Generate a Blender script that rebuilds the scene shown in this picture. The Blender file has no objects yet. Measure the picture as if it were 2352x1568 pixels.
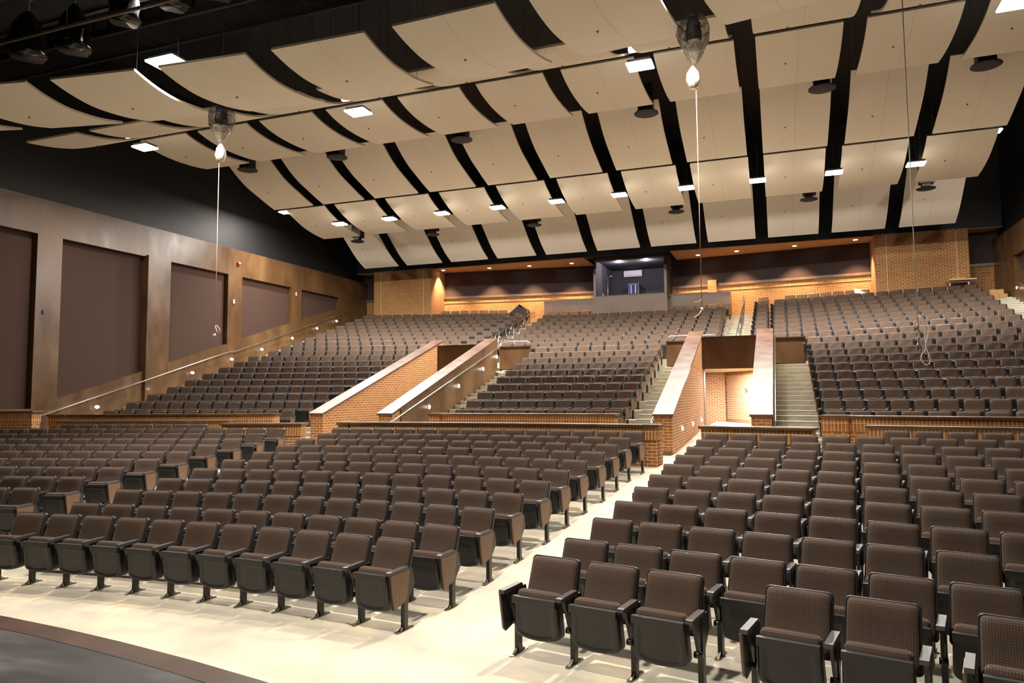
import bpy, math, random
from mathutils import Vector, Matrix
random.seed(7)
scene = bpy.context.scene
COL = scene.collection
PI = math.pi

# ------------------------------------------------------------------ materials
def srgb(r, g, b):
    f = lambda c: (c/255/12.92) if c/255 <= .04045 else ((c/255+.055)/1.055)**2.4
    return (f(r), f(g), f(b), 1)

def newmat(name):
    m = bpy.data.materials.new(name); m.use_nodes = True
    nt = m.node_tree; b = nt.nodes['Principled BSDF']
    return m, nt, b

def plain(name, col, rough=.5, metal=0, noise=0, nscale=20, emit=None, estr=0, bump=0):
    m, nt, b = newmat(name)
    b.inputs['Base Color'].default_value = col
    b.inputs['Roughness'].default_value = rough
    b.inputs['Metallic'].default_value = metal
    if emit:
        b.inputs['Emission Color'].default_value = emit
        b.inputs['Emission Strength'].default_value = estr
    if noise or bump:
        tc = nt.nodes.new('ShaderNodeTexCoord'); n = nt.nodes.new('ShaderNodeTexNoise')
        n.inputs['Scale'].default_value = nscale; n.inputs['Detail'].default_value = 5
        nt.links.new(tc.outputs['Object'], n.inputs['Vector'])
        if noise:
            mx = nt.nodes.new('ShaderNodeMix'); mx.data_type = 'RGBA'
            mx.inputs[6].default_value = tuple(c*(1-noise) for c in col[:3])+(1,)
            mx.inputs[7].default_value = tuple(min(1, c*(1+noise)) for c in col[:3])+(1,)
            nt.links.new(n.outputs['Fac'], mx.inputs[0]); nt.links.new(mx.outputs[2], b.inputs['Base Color'])
        if bump:
            bp = nt.nodes.new('ShaderNodeBump'); bp.inputs['Strength'].default_value = bump; bp.inputs['Distance'].default_value = .01
            nt.links.new(n.outputs['Fac'], bp.inputs['Height']); nt.links.new(bp.outputs['Normal'], b.inputs['Normal'])
    return m

def ramp_noise(name, stops, scale, rough=.5, detail=6, stretch=(1, 1, 1), rough2=None, bump=0, coords='Object', spec=.5):
    m, nt, b = newmat(name)
    tc = nt.nodes.new('ShaderNodeTexCoord'); mp = nt.nodes.new('ShaderNodeMapping')
    mp.inputs['Scale'].default_value = stretch
    n = nt.nodes.new('ShaderNodeTexNoise'); n.inputs['Scale'].default_value = scale; n.inputs['Detail'].default_value = detail
    n.inputs['Roughness'].default_value = .6
    r = nt.nodes.new('ShaderNodeValToRGB')
    while len(r.color_ramp.elements) < len(stops): r.color_ramp.elements.new(.5)
    for e, (p, c) in zip(r.color_ramp.elements, stops): e.position = p; e.color = c
    nt.links.new(tc.outputs[coords], mp.inputs['Vector']); nt.links.new(mp.outputs['Vector'], n.inputs['Vector'])
    nt.links.new(n.outputs['Fac'], r.inputs['Fac']); nt.links.new(r.outputs['Color'], b.inputs['Base Color'])
    b.inputs['Roughness'].default_value = rough
    b.inputs['Specular IOR Level'].default_value = spec
    if rough2 is not None:
        mr = nt.nodes.new('ShaderNodeMapRange'); mr.inputs[3].default_value = rough; mr.inputs[4].default_value = rough2
        mr.inputs[1].default_value = .35; mr.inputs[2].default_value = .65
        nt.links.new(n.outputs['Fac'], mr.inputs[0]); nt.links.new(mr.outputs[0], b.inputs['Roughness'])
    if bump:
        bp = nt.nodes.new('ShaderNodeBump'); bp.inputs['Strength'].default_value = bump; bp.inputs['Distance'].default_value = .01
        nt.links.new(n.outputs['Fac'], bp.inputs['Height']); nt.links.new(bp.outputs['Normal'], b.inputs['Normal'])
    return m

def brick(name, w, h, offset, mort=.012, c1=(146, 94, 48), c2=(126, 78, 38), cm=(206, 180, 132)):
    m, nt, b = newmat(name)
    uv = nt.nodes.new('ShaderNodeUVMap')
    t = nt.nodes.new('ShaderNodeTexBrick')
    t.offset = offset; t.squash = 1
    t.inputs['Scale'].default_value = 1
    t.inputs['Brick Width'].default_value = w; t.inputs['Row Height'].default_value = h
    t.inputs['Mortar Size'].default_value = mort/2; t.inputs['Mortar Smooth'].default_value = .15
    t.inputs['Bias'].default_value = -.1
    t.inputs['Color1'].default_value = srgb(*c1); t.inputs['Color2'].default_value = srgb(*c2)
    t.inputs['Mortar'].default_value = srgb(*cm)
    nt.links.new(uv.outputs['UV'], t.inputs['Vector'])
    n = nt.nodes.new('ShaderNodeTexNoise'); n.inputs['Scale'].default_value = 9; n.inputs['Detail'].default_value = 4
    nt.links.new(uv.outputs['UV'], n.inputs['Vector'])
    mx = nt.nodes.new('ShaderNodeMix'); mx.data_type = 'RGBA'; mx.blend_type = 'MULTIPLY'
    mr = nt.nodes.new('ShaderNodeMapRange'); mr.inputs[3].default_value = .78; mr.inputs[4].default_value = 1.18
    nt.links.new(n.outputs['Fac'], mr.inputs[0])
    mx.inputs[0].default_value = 1
    nt.links.new(t.outputs['Color'], mx.inputs[6]); nt.links.new(mr.outputs[0], mx.inputs[7])
    nt.links.new(mx.outputs[2], b.inputs['Base Color'])
    b.inputs['Roughness'].default_value = .85
    bp = nt.nodes.new('ShaderNodeBump'); bp.inputs['Strength'].default_value = .5; bp.inputs['Distance'].default_value = .01; bp.invert = True
    nt.links.new(t.outputs['Fac'], bp.inputs['Height']); nt.links.new(bp.outputs['Normal'], b.inputs['Normal'])
    return m

def fabric():
    m, nt, b = newmat('seat_fabric')
    uv = nt.nodes.new('ShaderNodeUVMap'); sp = nt.nodes.new('ShaderNodeSeparateXYZ')
    nt.links.new(uv.outputs['UV'], sp.inputs[0])
    def math_(op, a, bb=None):
        n = nt.nodes.new('ShaderNodeMath'); n.operation = op
        for i, v in enumerate((a, bb)):
            if v is None: continue
            if isinstance(v, (int, float)): n.inputs[i].default_value = v
            else: nt.links.new(v, n.inputs[i])
        return n.outputs[0]
    k = 2*PI/.032
    s1 = math_('SINE', math_('MULTIPLY', math_('ADD', sp.outputs[0], sp.outputs[1]), k))
    s2 = math_('SINE', math_('MULTIPLY', math_('SUBTRACT', sp.outputs[0], sp.outputs[1]), k))
    dots = math_('GREATER_THAN', math_('MULTIPLY', s1, s2), .8)
    n = nt.nodes.new('ShaderNodeTexNoise'); n.inputs['Scale'].default_value = 300; n.inputs['Detail'].default_value = 2
    nt.links.new(uv.outputs['UV'], n.inputs['Vector'])
    base = nt.nodes.new('ShaderNodeMix'); base.data_type = 'RGBA'
    base.inputs[6].default_value = srgb(54, 40, 30); base.inputs[7].default_value = srgb(70, 53, 41)
    nt.links.new(n.outputs['Fac'], base.inputs[0])
    mx = nt.nodes.new('ShaderNodeMix'); mx.data_type = 'RGBA'
    nt.links.new(dots, mx.inputs[0]); nt.links.new(base.outputs[2], mx.inputs[6]); mx.inputs[7].default_value = srgb(132, 106, 80)
    nt.links.new(mx.outputs[2], b.inputs['Base Color'])
    b.inputs['Roughness'].default_value = .9
    b.inputs['Sheen Weight'].default_value = .12; b.inputs['Sheen Roughness'].default_value = .45
    b.inputs['Sheen Tint'].default_value = srgb(200, 175, 150)
    return m

M = {}
M['fabric'] = fabric()
M['plastic'] = plain('seat_plastic', srgb(31, 30, 31), .42, noise=.08, nscale=60)
M['frame'] = plain('seat_frame_metal', srgb(44, 43, 45), .35, .3)
M['arm'] = plain('armrest_plastic', srgb(66, 62, 62), .38)
M['steel'] = plain('bare_steel', srgb(150, 142, 130), .3, .9)
M['laminate'] = ramp_noise('end_panel_laminate', [(.3, srgb(98, 70, 50)), (.7, srgb(118, 86, 62))], 30, .45, stretch=(1, 1, .15))
M['chrome'] = plain('handrail_steel', srgb(165, 160, 152), .28, .9)
M['darkrail'] = plain('dark_handrail_metal', srgb(92, 84, 76), .35, .7)
M['floor'] = ramp_noise('screeded_concrete_floor', [(.34, srgb(172, 164, 148)), (.5, srgb(188, 179, 160)), (.64, srgb(212, 198, 170))], 1.1, .75, detail=9, spec=.3, bump=.03)
M['tier'] = ramp_noise('tier_concrete', [(.3, srgb(156, 148, 132)), (.7, srgb(178, 170, 152))], 1.2, .8)
M['stair'] = ramp_noise('stair_concrete', [(.3, srgb(158, 152, 136)), (.7, srgb(180, 174, 156))], 3, .7)
M['nosing'] = plain('stair_nosing', srgb(205, 200, 186), .5)
M['tile'] = brick('upper_stair_tile', .36, .36, 0, .01, (176, 166, 142), (190, 180, 156), (130, 122, 104))
M['stage'] = ramp_noise('dusty_black_stage', [(.36, srgb(20, 19, 21)), (.5, srgb(34, 31, 33)), (.66, srgb(66, 61, 61))], 1.6, .42, detail=12, stretch=(.6, 1.6, 1), rough2=.6, spec=.35)
M['stagetrim'] = ramp_noise('stained_stage_edge', [(.3, srgb(40, 25, 15)), (.6, srgb(60, 38, 23)), (.8, srgb(80, 57, 38))], 3.2, .4, detail=10, spec=.35)
M['plaster'] = ramp_noise('bronze_stained_panel', [(.28, srgb(66, 46, 27)), (.5, srgb(83, 59, 35)), (.75, srgb(104, 78, 49))], 1.3, .30, detail=9, stretch=(1, 1, .45), rough2=.44, spec=.5)
M['plaster_cap'] = ramp_noise('bronze_stained_cap', [(.28, srgb(68, 46, 33)), (.5, srgb(79, 55, 42)), (.75, srgb(92, 68, 54))], 2.0, .36, detail=8, rough2=.45, spec=.6)
M['acoustic'] = plain('acoustic_fabric', srgb(58, 38, 29), .95, noise=.06, nscale=90)
M['blackwall'] = plain('black_paint', srgb(16, 16, 18), .6, noise=.15, nscale=3)
M['black'] = plain('black_metal', srgb(15, 15, 17), .6)
M['maroonwall'] = plain('dark_maroon_wall', srgb(50, 34, 32), .8)
M['soffit'] = plain('tan_soffit', srgb(168, 130, 92), .8)
M['cloud'] = plain('beige_ceiling_board', srgb(230, 219, 202), .8, noise=.03, nscale=2)
M['cloud_edge'] = plain('beige_board_edge', srgb(208, 192, 168), .7)
M['seam'] = plain('board_joint', srgb(196, 178, 152), .8)
M['diffuser'] = plain('charcoal_diffuser', srgb(34, 30, 29), .6)
M['brick'] = brick('running_bond_brick', .215, .072, .5)
M['soldier'] = brick('soldier_brick', .072, .30, 0)
M['wide_mortar'] = brick('pale_passage_brick', .215, .072, .5, .016, (186, 130, 92), (170, 114, 80), (240, 222, 192))
M['baseb'] = plain('grey_base', srgb(86, 80, 76), .5)
M['wood'] = ramp_noise('raw_timber', [(.3, srgb(190, 150, 96)), (.7, srgb(214, 178, 124))], 8, .7, stretch=(1, 1, 6))
M['card'] = plain('cardboard', srgb(178, 140, 92), .85, noise=.05)
M['whiteboardm'] = plain('pale_board', srgb(228, 214, 180), .6)
M['booth'] = plain('booth_grey_paint', srgb(62, 58, 64), .85)
M['boothblack'] = plain('booth_dark_paint', srgb(34, 32, 36), .85)
M['acwhite'] = plain('white_unit_plastic', srgb(226, 214, 216), .4)
M['rack'] = plain('rack_grey', srgb(90, 88, 96), .5)
M['violet'] = plain('violet_led', srgb(120, 100, 255), .5, emit=srgb(130, 110, 255), estr=2.2)
M['red'] = plain('red_plastic', srgb(180, 60, 40), .4)
M['rope'] = plain('twisted_rope', srgb(196, 150, 128), .8, noise=.3, nscale=200)
M['ropew'] = plain('pale_rope', srgb(214, 204, 190), .7, noise=.2, nscale=200)
M['brown_dark'] = plain('dark_bronze_fascia', srgb(60, 44, 36), .6)
WARM = (1.0, .92, .83)
M['lens'] = plain('glowing_lens', (1, .95, .85, 1), .4, emit=(1, .93, .80, 1), estr=14)
M['lens_small'] = plain('glowing_step_lens', (1, .97, .9, 1), .4, emit=(1, .93, .84, 1), estr=12)
M['patch_glow'] = plain('lit_patch_glow', srgb(255, 246, 228), .4, emit=(1, .93, .80, 1), estr=4)  # emission stands in for light falling on the bright patch over the work lights
# clear plastic film
def film(name, col, a0, a1):
    m, nt, b = newmat(name)
    b.inputs['Base Color'].default_value = srgb(*col)
    b.inputs['Roughness'].default_value = .15
    b.inputs['Transmission Weight'].default_value = .0
    tr = nt.nodes.new('ShaderNodeBsdfTransparent'); mix = nt.nodes.new('ShaderNodeMixShader')
    tc = nt.nodes.new('ShaderNodeTexCoord'); n = nt.nodes.new('ShaderNodeTexNoise'); n.inputs['Scale'].default_value = 9
    n.inputs['Detail'].default_value = 5; n.inputs['Distortion'].default_value = 1.5
    nt.links.new(tc.outputs['Object'], n.inputs['Vector'])
    mr = nt.nodes.new('ShaderNodeMapRange'); mr.inputs[1].default_value = .42; mr.inputs[2].default_value = .68
    mr.inputs[3].default_value = a0; mr.inputs[4].default_value = a1
    nt.links.new(n.outputs['Fac'], mr.inputs[0]); nt.links.new(mr.outputs[0], mix.inputs[0])
    bp = nt.nodes.new('ShaderNodeBump'); bp.inputs['Strength'].default_value = .9; bp.inputs['Distance'].default_value = .03
    nt.links.new(n.outputs['Fac'], bp.inputs['Height']); nt.links.new(bp.outputs['Normal'], b.inputs['Normal'])
    nt.links.new(tr.outputs[0], mix.inputs[1]); nt.links.new(b.outputs[0], mix.inputs[2])
    nt.links.new(mix.outputs[0], nt.nodes['Material Output'].inputs['Surface'])
    return m
M['film'] = film('clear_plastic_film', (46, 44, 43), .35, .92)
M['film_pale'] = film('pale_gathered_film', (176, 166, 150), .35, .85)
M['film_dense'] = plain('bunched_plastic_film', srgb(214, 204, 188), .4, bump=.9, nscale=14)
M['blackbag'] = plain('glossy_black_bag', srgb(16, 16, 18), .12, bump=1.0, nscale=6)

# ------------------------------------------------------------------ mesh helpers
class MB:
    def __init__(s): s.xz = False; s.v = []; s.f = []; s.m = []; s.sm = []
    def add(s, vs, fs, mi=0, smooth=False):
        o = len(s.v); s.v += [tuple(v) for v in vs]
        s.f += [tuple(i+o for i in f) for f in fs]; s.m += [mi]*len(fs); s.sm += [smooth]*len(fs)
    def box(s, a, b, mi=0, mat=None):
        (x0, y0, z0), (x1, y1, z1) = a, b
        vs = [(x0,y0,z0),(x1,y0,z0),(x1,y1,z0),(x0,y1,z0),(x0,y0,z1),(x1,y0,z1),(x1,y1,z1),(x0,y1,z1)]
        if mat is not None: vs = [tuple(mat @ Vector(v)) for v in vs]
        s.add(vs, [(0,3,2,1),(4,5,6,7),(0,1,5,4),(1,2,6,5),(2,3,7,6),(3,0,4,7)], mi)
    def prism(s, poly, ext, mi=0):
        """poly: 3D points (planar), ext: extrusion vector"""
        n = len(poly); e = Vector(ext)
        a = [Vector(p) for p in poly]
        nn = sum(((a[i]-a[0]).cross(a[(i+1) % n]-a[0]) for i in range(n)), Vector())
        if nn.dot(e) > 0: a = a[::-1]
        vs = a+[p+e for p in a]
        fs = [tuple(range(n)), tuple(range(2*n-1, n-1, -1))]+[(i, n+i, n+(i+1) % n, (i+1) % n) for i in range(n)]
        s.add(vs, fs, mi)
    def tube(s, pts, r, seg=8, mi=0, caps=True):
        pts = [Vector(p) for p in pts]; rings = []
        up = None
        for i, p in enumerate(pts):
            t = (pts[min(i+1, len(pts)-1)]-pts[max(i-1, 0)]).normalized()
            if up is None:
                up = Vector((0, 0, 1)) if abs(t.z) < .9 else Vector((1, 0, 0))
            u = t.cross(up).normalized(); w = u.cross(t).normalized(); up = w
            rr = r[i] if isinstance(r, (list, tuple)) else r
            rings.append([p+rr*(math.cos(2*PI*k/seg)*u+math.sin(2*PI*k/seg)*w) for k in range(seg)])
        vs = [v for rg in rings for v in rg]
        fs = [(i*seg+k, i*seg+(k+1) % seg, (i+1)*seg+(k+1) % seg, (i+1)*seg+k) for i in range(len(pts)-1) for k in range(seg)]
        if caps: fs += [tuple(range(seg-1, -1, -1)), tuple((len(pts)-1)*seg+k for k in range(seg))]
        s.add(vs, fs, mi, True)
    def lathe(s, prof, c=(0, 0, 0), seg=24, mi=0, wob=0, smooth=True):
        vs = []
        for (r, z) in prof:
            for k in range(seg):
                a = 2*PI*k/seg; q = r*(1+wob*math.sin(5*a+z*9)+wob*.7*math.sin(11*a-z*17))
                vs.append((c[0]+q*math.cos(a), c[1]+q*math.sin(a), c[2]+z))
        fs = [(i*seg+k, i*seg+(k+1) % seg, (i+1)*seg+(k+1) % seg, (i+1)*seg+k) for i in range(len(prof)-1) for k in range(seg)]
        fs += [tuple(range(seg-1, -1, -1)), tuple((len(prof)-1)*seg+k for k in range(seg))]
        s.add(vs, fs, mi, smooth)
    def mesh(s, name, mats):
        me = bpy.data.meshes.new(name); me.from_pydata(s.v, [], s.f); me.update()
        mats = mats if isinstance(mats, list) else [mats]
        for mm in mats: me.materials.append(mm)
        me.polygons.foreach_set('material_index', s.m)
        me.polygons.foreach_set('use_smooth', s.sm)
        uvl = me.uv_layers.new(name='UVMap'); buf = [0.0]*(2*len(me.loops))
        V = s.v
        for p in me.polygons:
            n = p.normal
            if s.xz:
                for li in p.loop_indices:
                    q = V[me.loops[li].vertex_index]; buf[2*li] = q[0]; buf[2*li+1] = q[2]
                continue
            if abs(n.z) > .75:
                for li in p.loop_indices:
                    q = V[me.loops[li].vertex_index]; buf[2*li] = q[0]; buf[2*li+1] = q[1]
            else:
                l = math.hypot(n.x, n.y) or 1; tx, ty = -n.y/l, n.x/l
                for li in p.loop_indices:
                    q = V[me.loops[li].vertex_index]; buf[2*li] = q[0]*tx+q[1]*ty; buf[2*li+1] = q[2]
        uvl.data.foreach_set('uv', buf)
        return me
    def obj(s, name, mats, parent=None, loc=None):
        o = bpy.data.objects.new(name, s.mesh(name, mats)); COL.objects.link(o)
        if parent: o.parent = parent
        if loc: o.location = loc
        return o

def tag(o, label=None, cat=None, group=None, kind=None):
    if label: o['label'] = label
    if cat: o['category'] = cat
    if group: o['group'] = group
    if kind: o['kind'] = kind
    return o
def thing(name, label, cat, loc=(0, 0, 0), group=None, rz=0):
    o = bpy.data.objects.new(name, None); COL.objects.link(o)
    o.location = loc; o.rotation_euler = (0, 0, rz); o.empty_display_size = .2
    return tag(o, label, cat, group)
def struct(name, mb, mat): return tag(mb.obj(name, mat), kind='structure')
def bevel(o, w, seg=2):
    m = o.modifiers.new('bevel', 'BEVEL'); m.width = w; m.segments = seg; m.limit_method = 'ANGLE'
    return o
def lamp(name, kind, loc, energy, color=WARM, size=.3, parent=None, rot=(0, 0, 0), cone=None, blend=.6, sy=None):
    l = bpy.data.lights.new(name, kind); l.energy = energy; l.color = color
    if kind == 'AREA':
        l.shape = 'DISK' if sy is None else 'RECTANGLE'; l.size = size
        if sy: l.size_y = sy
        if cone: l.spread = cone
    if kind == 'SPOT': l.spot_size = cone; l.spot_blend = blend; l.shadow_soft_size = size
    if kind == 'POINT': l.shadow_soft_size = size
    o = bpy.data.objects.new(name, l); COL.objects.link(o); o.location = loc; o.rotation_euler = rot
    if parent:
        o.parent = parent
    return o

ORD = ['zero', 'first', 'second', 'third', 'fourth', 'fifth', 'sixth', 'seventh', 'eighth', 'ninth', 'tenth', 'eleventh', 'twelfth', 'thirteenth', 'fourteenth', 'fifteenth', 'sixteenth', 'seventeenth', 'eighteenth', 'nineteenth', 'twentieth']

# ------------------------------------------------------------------ plan of the hall (x = 0 is the centre line, y runs to the back)
def sag(x):
    a = abs(x)
    if a < 4.6: return a*a/46
    d = a-4.6
    return .46+.2*d+.006*d*d
def dsag(x):
    a = abs(x); s = a/23 if a < 4.6 else .2+.012*(a-4.6)
    return math.copysign(s, x)
def zfloor(rho):
    return min(.83, max(0., (rho-7.54)*.089))
RISE, RUN = .2535, .86
def tier_z(k): return 1.055+RISE*(k-1)
def tier_rho(k): return 18.85+RUN*(k-1)
HX = 14.8    # side wall
CAMP = Vector((6.5, 0, 2.32))

# camera
YAW, PITCH, ROLL, FPX = .356353331, .0727624987, -.0071024765, 1657.65237
fwd0 = Vector((-math.sin(YAW), math.cos(YAW), 0)); right0 = Vector((math.cos(YAW), math.sin(YAW), 0))
fw = fwd0*math.cos(PITCH)+Vector((0, 0, 1))*math.sin(PITCH); up0 = right0.cross(fw)
rt = right0*math.cos(ROLL)+up0*math.sin(ROLL); upv = -right0*math.sin(ROLL)+up0*math.cos(ROLL)
cd = bpy.data.cameras.new('camera'); cam = bpy.data.objects.new('camera', cd); COL.objects.link(cam)
cd.sensor_width = 36; cd.sensor_fit = 'HORIZONTAL'; cd.lens = 36*FPX/2352; cd.clip_end = 200
cam.matrix_world = Matrix(((rt.x, upv.x, -fw.x, CAMP.x), (rt.y, upv.y, -fw.y, CAMP.y), (rt.z, upv.z, -fw.z, CAMP.z), (0, 0, 0, 1)))
scene.camera = cam
def project(p):
    v = Vector(p)-CAMP; w = v.dot(fw)
    if w < .1: return None
    return 1176+FPX*v.dot(rt)/w, 784-FPX*v.dot(upv)/w, w

# ------------------------------------------------------------------ floors
mb = MB()
nx, xs = 60, []
xs = [-HX+i*2*HX/nx for i in range(nx+1)]
rh = [2.6, 5.0, 7.54]+[7.54+i*.9324 for i in range(1, 11)]+[18.2, 18.9, 19.9]
vs = []; fs = []
for r in rh:
    for x in xs: vs.append((x, r-sag(x) if r > 3 else 2.6-sag(x), zfloor(r)))
for j in range(len(rh)-1):
    for i in range(nx): fs.append((j*(nx+1)+i, j*(nx+1)+i+1, (j+1)*(nx+1)+i+1, (j+1)*(nx+1)+i))
mb.add(vs, fs, smooth=True)
struct('floor', mb, M['floor'])

# stage apron
mb = MB(); mt = MB()
n = 48; R2 = 37
xa = [-15+30*i/n for i in range(n+1)]
front = [(x, 3.75-x*x/R2) for x in xa]
inner = [(x, y-.18) for x, y in front]
mb.add([(x, y, .75) for x, y in inner]+[(x, -9, .75) for x, y in inner], [(i, i+n+1, i+n+2, i+1) for i in range(n)])
mb.add([(x, y-.02, .745) for x, y in front]+[(x, y-.02, 0) for x, y in front], [(i, i+1, i+n+2, i+n+1) for i in range(n)])
struct('floor', mb, M['stage'])
mt.add([(x, y, .752) for x, y in inner]+[(x, y, .752) for x, y in front], [(i, i+n+1, i+n+2, i+1)[::-1] for i in range(n)])
mt.add([(x, y, .752) for x, y in front]+[(x, y, .70) for x, y in front], [(i, i+1, i+n+2, i+n+1) for i in range(n)])
struct('trim_1', mt, M['stagetrim'])

# seating tiers
def arc_strip(mb, x0, x1, rho0, rho1, z, zr=None, step=.7, mi=0):
    """tread between two arcs with a riser down to zr in front"""
    n = max(1, int(round((x1-x0)/step))); X = [x0+(x1-x0)*i/n for i in range(n+1)]
    a = [(x, rho0-sag(x), z) for x in X]; b = [(x, rho1-sag(x), z) for x in X]
    mb.add(a+b, [(i, i+1, i+n+2, i+n+1) for i in range(n)], mi)
    if zr is not None:
        c = [(x, rho0-sag(x), zr) for x in X]
        mb.add(c+a, [(i, i+1, i+n+2, i+n+1) for i in range(n)], mi)
        for x in (x0, x1):   # ends of the block
            y = rho0-sag(x); y2 = rho1-sag(x)
            mb.add([(x, y, zr), (x, y2, zr), (x, y2, z), (x, y, z)], [(0, 1, 2, 3)] if x == x1 else [(3, 2, 1, 0)], mi)
mb = MB()
for k in range(1, 21):
    z = tier_z(k); a, b = tier_rho(k), tier_rho(k+1)
    zr = z-RISE-.02 if k > 1 else .83
    if k == 20: b += 1.2
    if k <= 9: spans = [(-2.62, 2.62), (7.36, 13.55), (-13.55, -7.36)]
    elif k == 10: spans = [(-2.62, 2.62), (7.30, 13.55), (-13.55, -7.30)]
    elif k <= 19: spans = [(-4.46, 4.46), (5.58, 13.6), (-13.6, -5.58)]
    else: spans = [(-14.8, 14.8)]
    for x0, x1 in spans: arc_strip(mb, x0, x1, a, b, z, zr)
# landing behind the parapets over the two passages
for s in (-1, 1):
    for x0, x1 in ((2.62, 7.3),):
        X0, X1 = (x0, x1) if s > 0 else (-x1, -x0)
        n = 8; X = [X0+(X1-X0)*i/n for i in range(n+1)]
        a = [(x, 25.1 if 3.8 < abs(x) < 6.1 else 26.5, tier_z(10)) for x in X]; b = [(x, tier_rho(11)-sag(x), tier_z(10)) for x in X]
        mb.add(a+b, [(i, i+1, i+n+2, i+n+1) for i in range(n)])
struct('floor', mb, M['tier'])

# ------------------------------------------------------------------ aisle stairs
def stairs(label, x0, x1, rho0, rho1, z0, mat, nos=True, k0=None):
    t = thing('aisle_stairs', label, 'stairs', ((x0+x1)/2, rho0-sag((x0+x1)/2), z0))
    L = t.location
    mb = MB(); mn = MB(); n = int(round((rho1-rho0)/(RUN/2)))
    for i in range(n):
        a = rho0+i*RUN/2; z = z0+(i+1)*RISE/2
        m2 = MB(); arc_strip(m2, x0, x1, a, a+RUN/2+.01, z, z-RISE/2-.05, step=.6)
        mb.add([(v[0]-L.x, v[1]-L.y, v[2]-L.z) for v in m2.v], m2.f)
        if nos:
            nn = 2
            for j in range(nn):
                xa_, xb_ = x0+(x1-x0)*j/nn, x0+(x1-x0)*(j+1)/nn
                ya, yb = a-sag(xa_)-.012, a-sag(xb_)-.012
                vs = [(xa_-L.x, ya-L.y, z-.02-L.z), (xb_-L.x, yb-L.y, z-.02-L.z), (xb_-L.x, yb-L.y, z+.006-L.z), (xa_-L.x, ya-L.y, z+.006-L.z),
                      (xa_-L.x, ya+.05-L.y, z+.006-L.z), (xb_-L.x, yb+.05-L.y, z+.006-L.z)]
                mn.add(vs, [(0, 1, 2, 3), (3, 2, 5, 4)])
    mb.obj('steps', mat, t)
    if nos: mn.obj('nosing', M['nosing'], t)
    return t
r0 = tier_rho(1)-RUN/2
stairs('grey concrete stairs between right brick ramp wall and centre rear seats', 2.62, 3.56, 18.42, 26.75, .83, M['stair'])
stairs('grey concrete stairs beside handrailed bronze ramp wall, left of centre rear seats', -3.56, -2.62, 18.42, 26.75, .83, M['stair'])
stairs('grey concrete stairs between right-hand ramp wall and right rear seats', 6.3, 7.36, 18.42, 26.75, .83, M['stair'])
stairs('grey concrete stairs mostly hidden behind leftmost brick ramp wall', -7.36, -6.3, 18.42, 26.75, .83, M['stair'])
stairs('pale tiled upper stairs with centre handrail right of control booth', 4.46, 5.58, tier_rho(11), tier_rho(20), tier_z(10), M['tile'])
stairs('pale tiled upper stairs with looped handrails left of control booth', -5.58, -4.46, tier_rho(11), tier_rho(20), tier_z(10), M['tile'])
stairs('side aisle stairs under left wall handrail', -HX, -13.55, 18.42, tier_rho(20), .83, M['stair'])
stairs('side aisle stairs at right wall beside cardboard boxes', 13.55, HX, 18.42, tier_rho(20), .83, M['stair'])

# ------------------------------------------------------------------ knee walls with caps
def knee(label, pts, z0, z1, th=.30, soldier=.27, pier_l=0, pier_r=0, loc=None, capmat='plaster'):
    """pts: plan polyline of the stage-side face, left to right"""
    P = [Vector((p[0], p[1], 0)) for p in pts]
    mid = P[len(P)//2]; t = thing('knee_wall', label, 'low wall', (mid.x, mid.y, z0))
    L = Vector((mid.x, mid.y, z0))
    def band(mb, off, zz0, zz1, P=P, th_=th, ex=0):
        n = len(P); nor = []
        for i in range(n):
            d = (P[min(i+1, n-1)]-P[max(i-1, 0)]).normalized(); nor.append((Vector((-d.y, d.x, 0)), d))
        fr = [P[i]-nor[i][0]*off for i in range(n)]; bk = [P[i]+nor[i][0]*(th_+off) for i in range(n)]
        fr[0] -= nor[0][1]*ex; bk[0] -= nor[0][1]*ex; fr[-1] += nor[-1][1]*ex; bk[-1] += nor[-1][1]*ex
        vs = []
        for z in (zz0, zz1):
            vs += [(p.x-L.x, p.y-L.y, z-L.z) for p in fr]; vs += [(p.x-L.x, p.y-L.y, z-L.z) for p in bk]
        fs = []
        for i in range(n-1):
            fs += [(i, i+1, 2*n+i+1, 2*n+i), (n+i+1, n+i, 3*n+i, 3*n+i+1), (2*n+i, 2*n+i+1, 3*n+i+1, 3*n+i), (i+1, i, n+i, n+i+1)]
        fs += [(n, 0, 2*n, 3*n), (n-1, 2*n-1, 4*n-1, 3*n-1)]
        mb.add(vs, fs)
    cap = .06
    b = MB(); band(b, 0, z0, z1-cap-soldier); b.obj('brick_face', M['brick'], t)
    s = MB(); band(s, .02, z1-cap-soldier, z1-cap, ex=.01); s.obj('soldier_course', M['soldier'], t)
    c = MB(); band(c, .06, z1-cap, z1, ex=.06); bevel(c.obj('cap', M[capmat], t), .008)
    for side, w in ((0, pier_l), (-1, pier_r)):
        if not w: continue
        d = (P[1]-P[0]).normalized() if side == 0 else (P[-1]-P[-2]).normalized()
        Q = [P[0], P[0]+d*w] if side == 0 else [P[-1]-d*w, P[-1]]
        q = MB(); band(q, .06, z0, z1-cap-soldier, P=Q, th_=th); q.obj('pier', M['brick'], t)
        q = MB(); band(q, .09, z1-cap-soldier, z1-cap, P=Q, th_=th); q.obj('pier_soldier', M['soldier'], t)
        q = MB(); band(q, .13, z1-cap, z1+.004, P=Q, th_=th, ex=.03); q.obj('pier_cap', M[capmat], t)
    return t
def arc(x0, x1, rho, n=None):
    n = n or max(2, int(abs(x1-x0)/.8)); return [(x0+(x1-x0)*i/n, rho-sag(x0+(x1-x0)*i/n)) for i in range(n+1)]
knee('long curved brick knee wall with bronze cap behind centre front seats', arc(-3.98, 3.98, 15.98), .60, 1.645, pier_l=.25, pier_r=.25)
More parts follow.
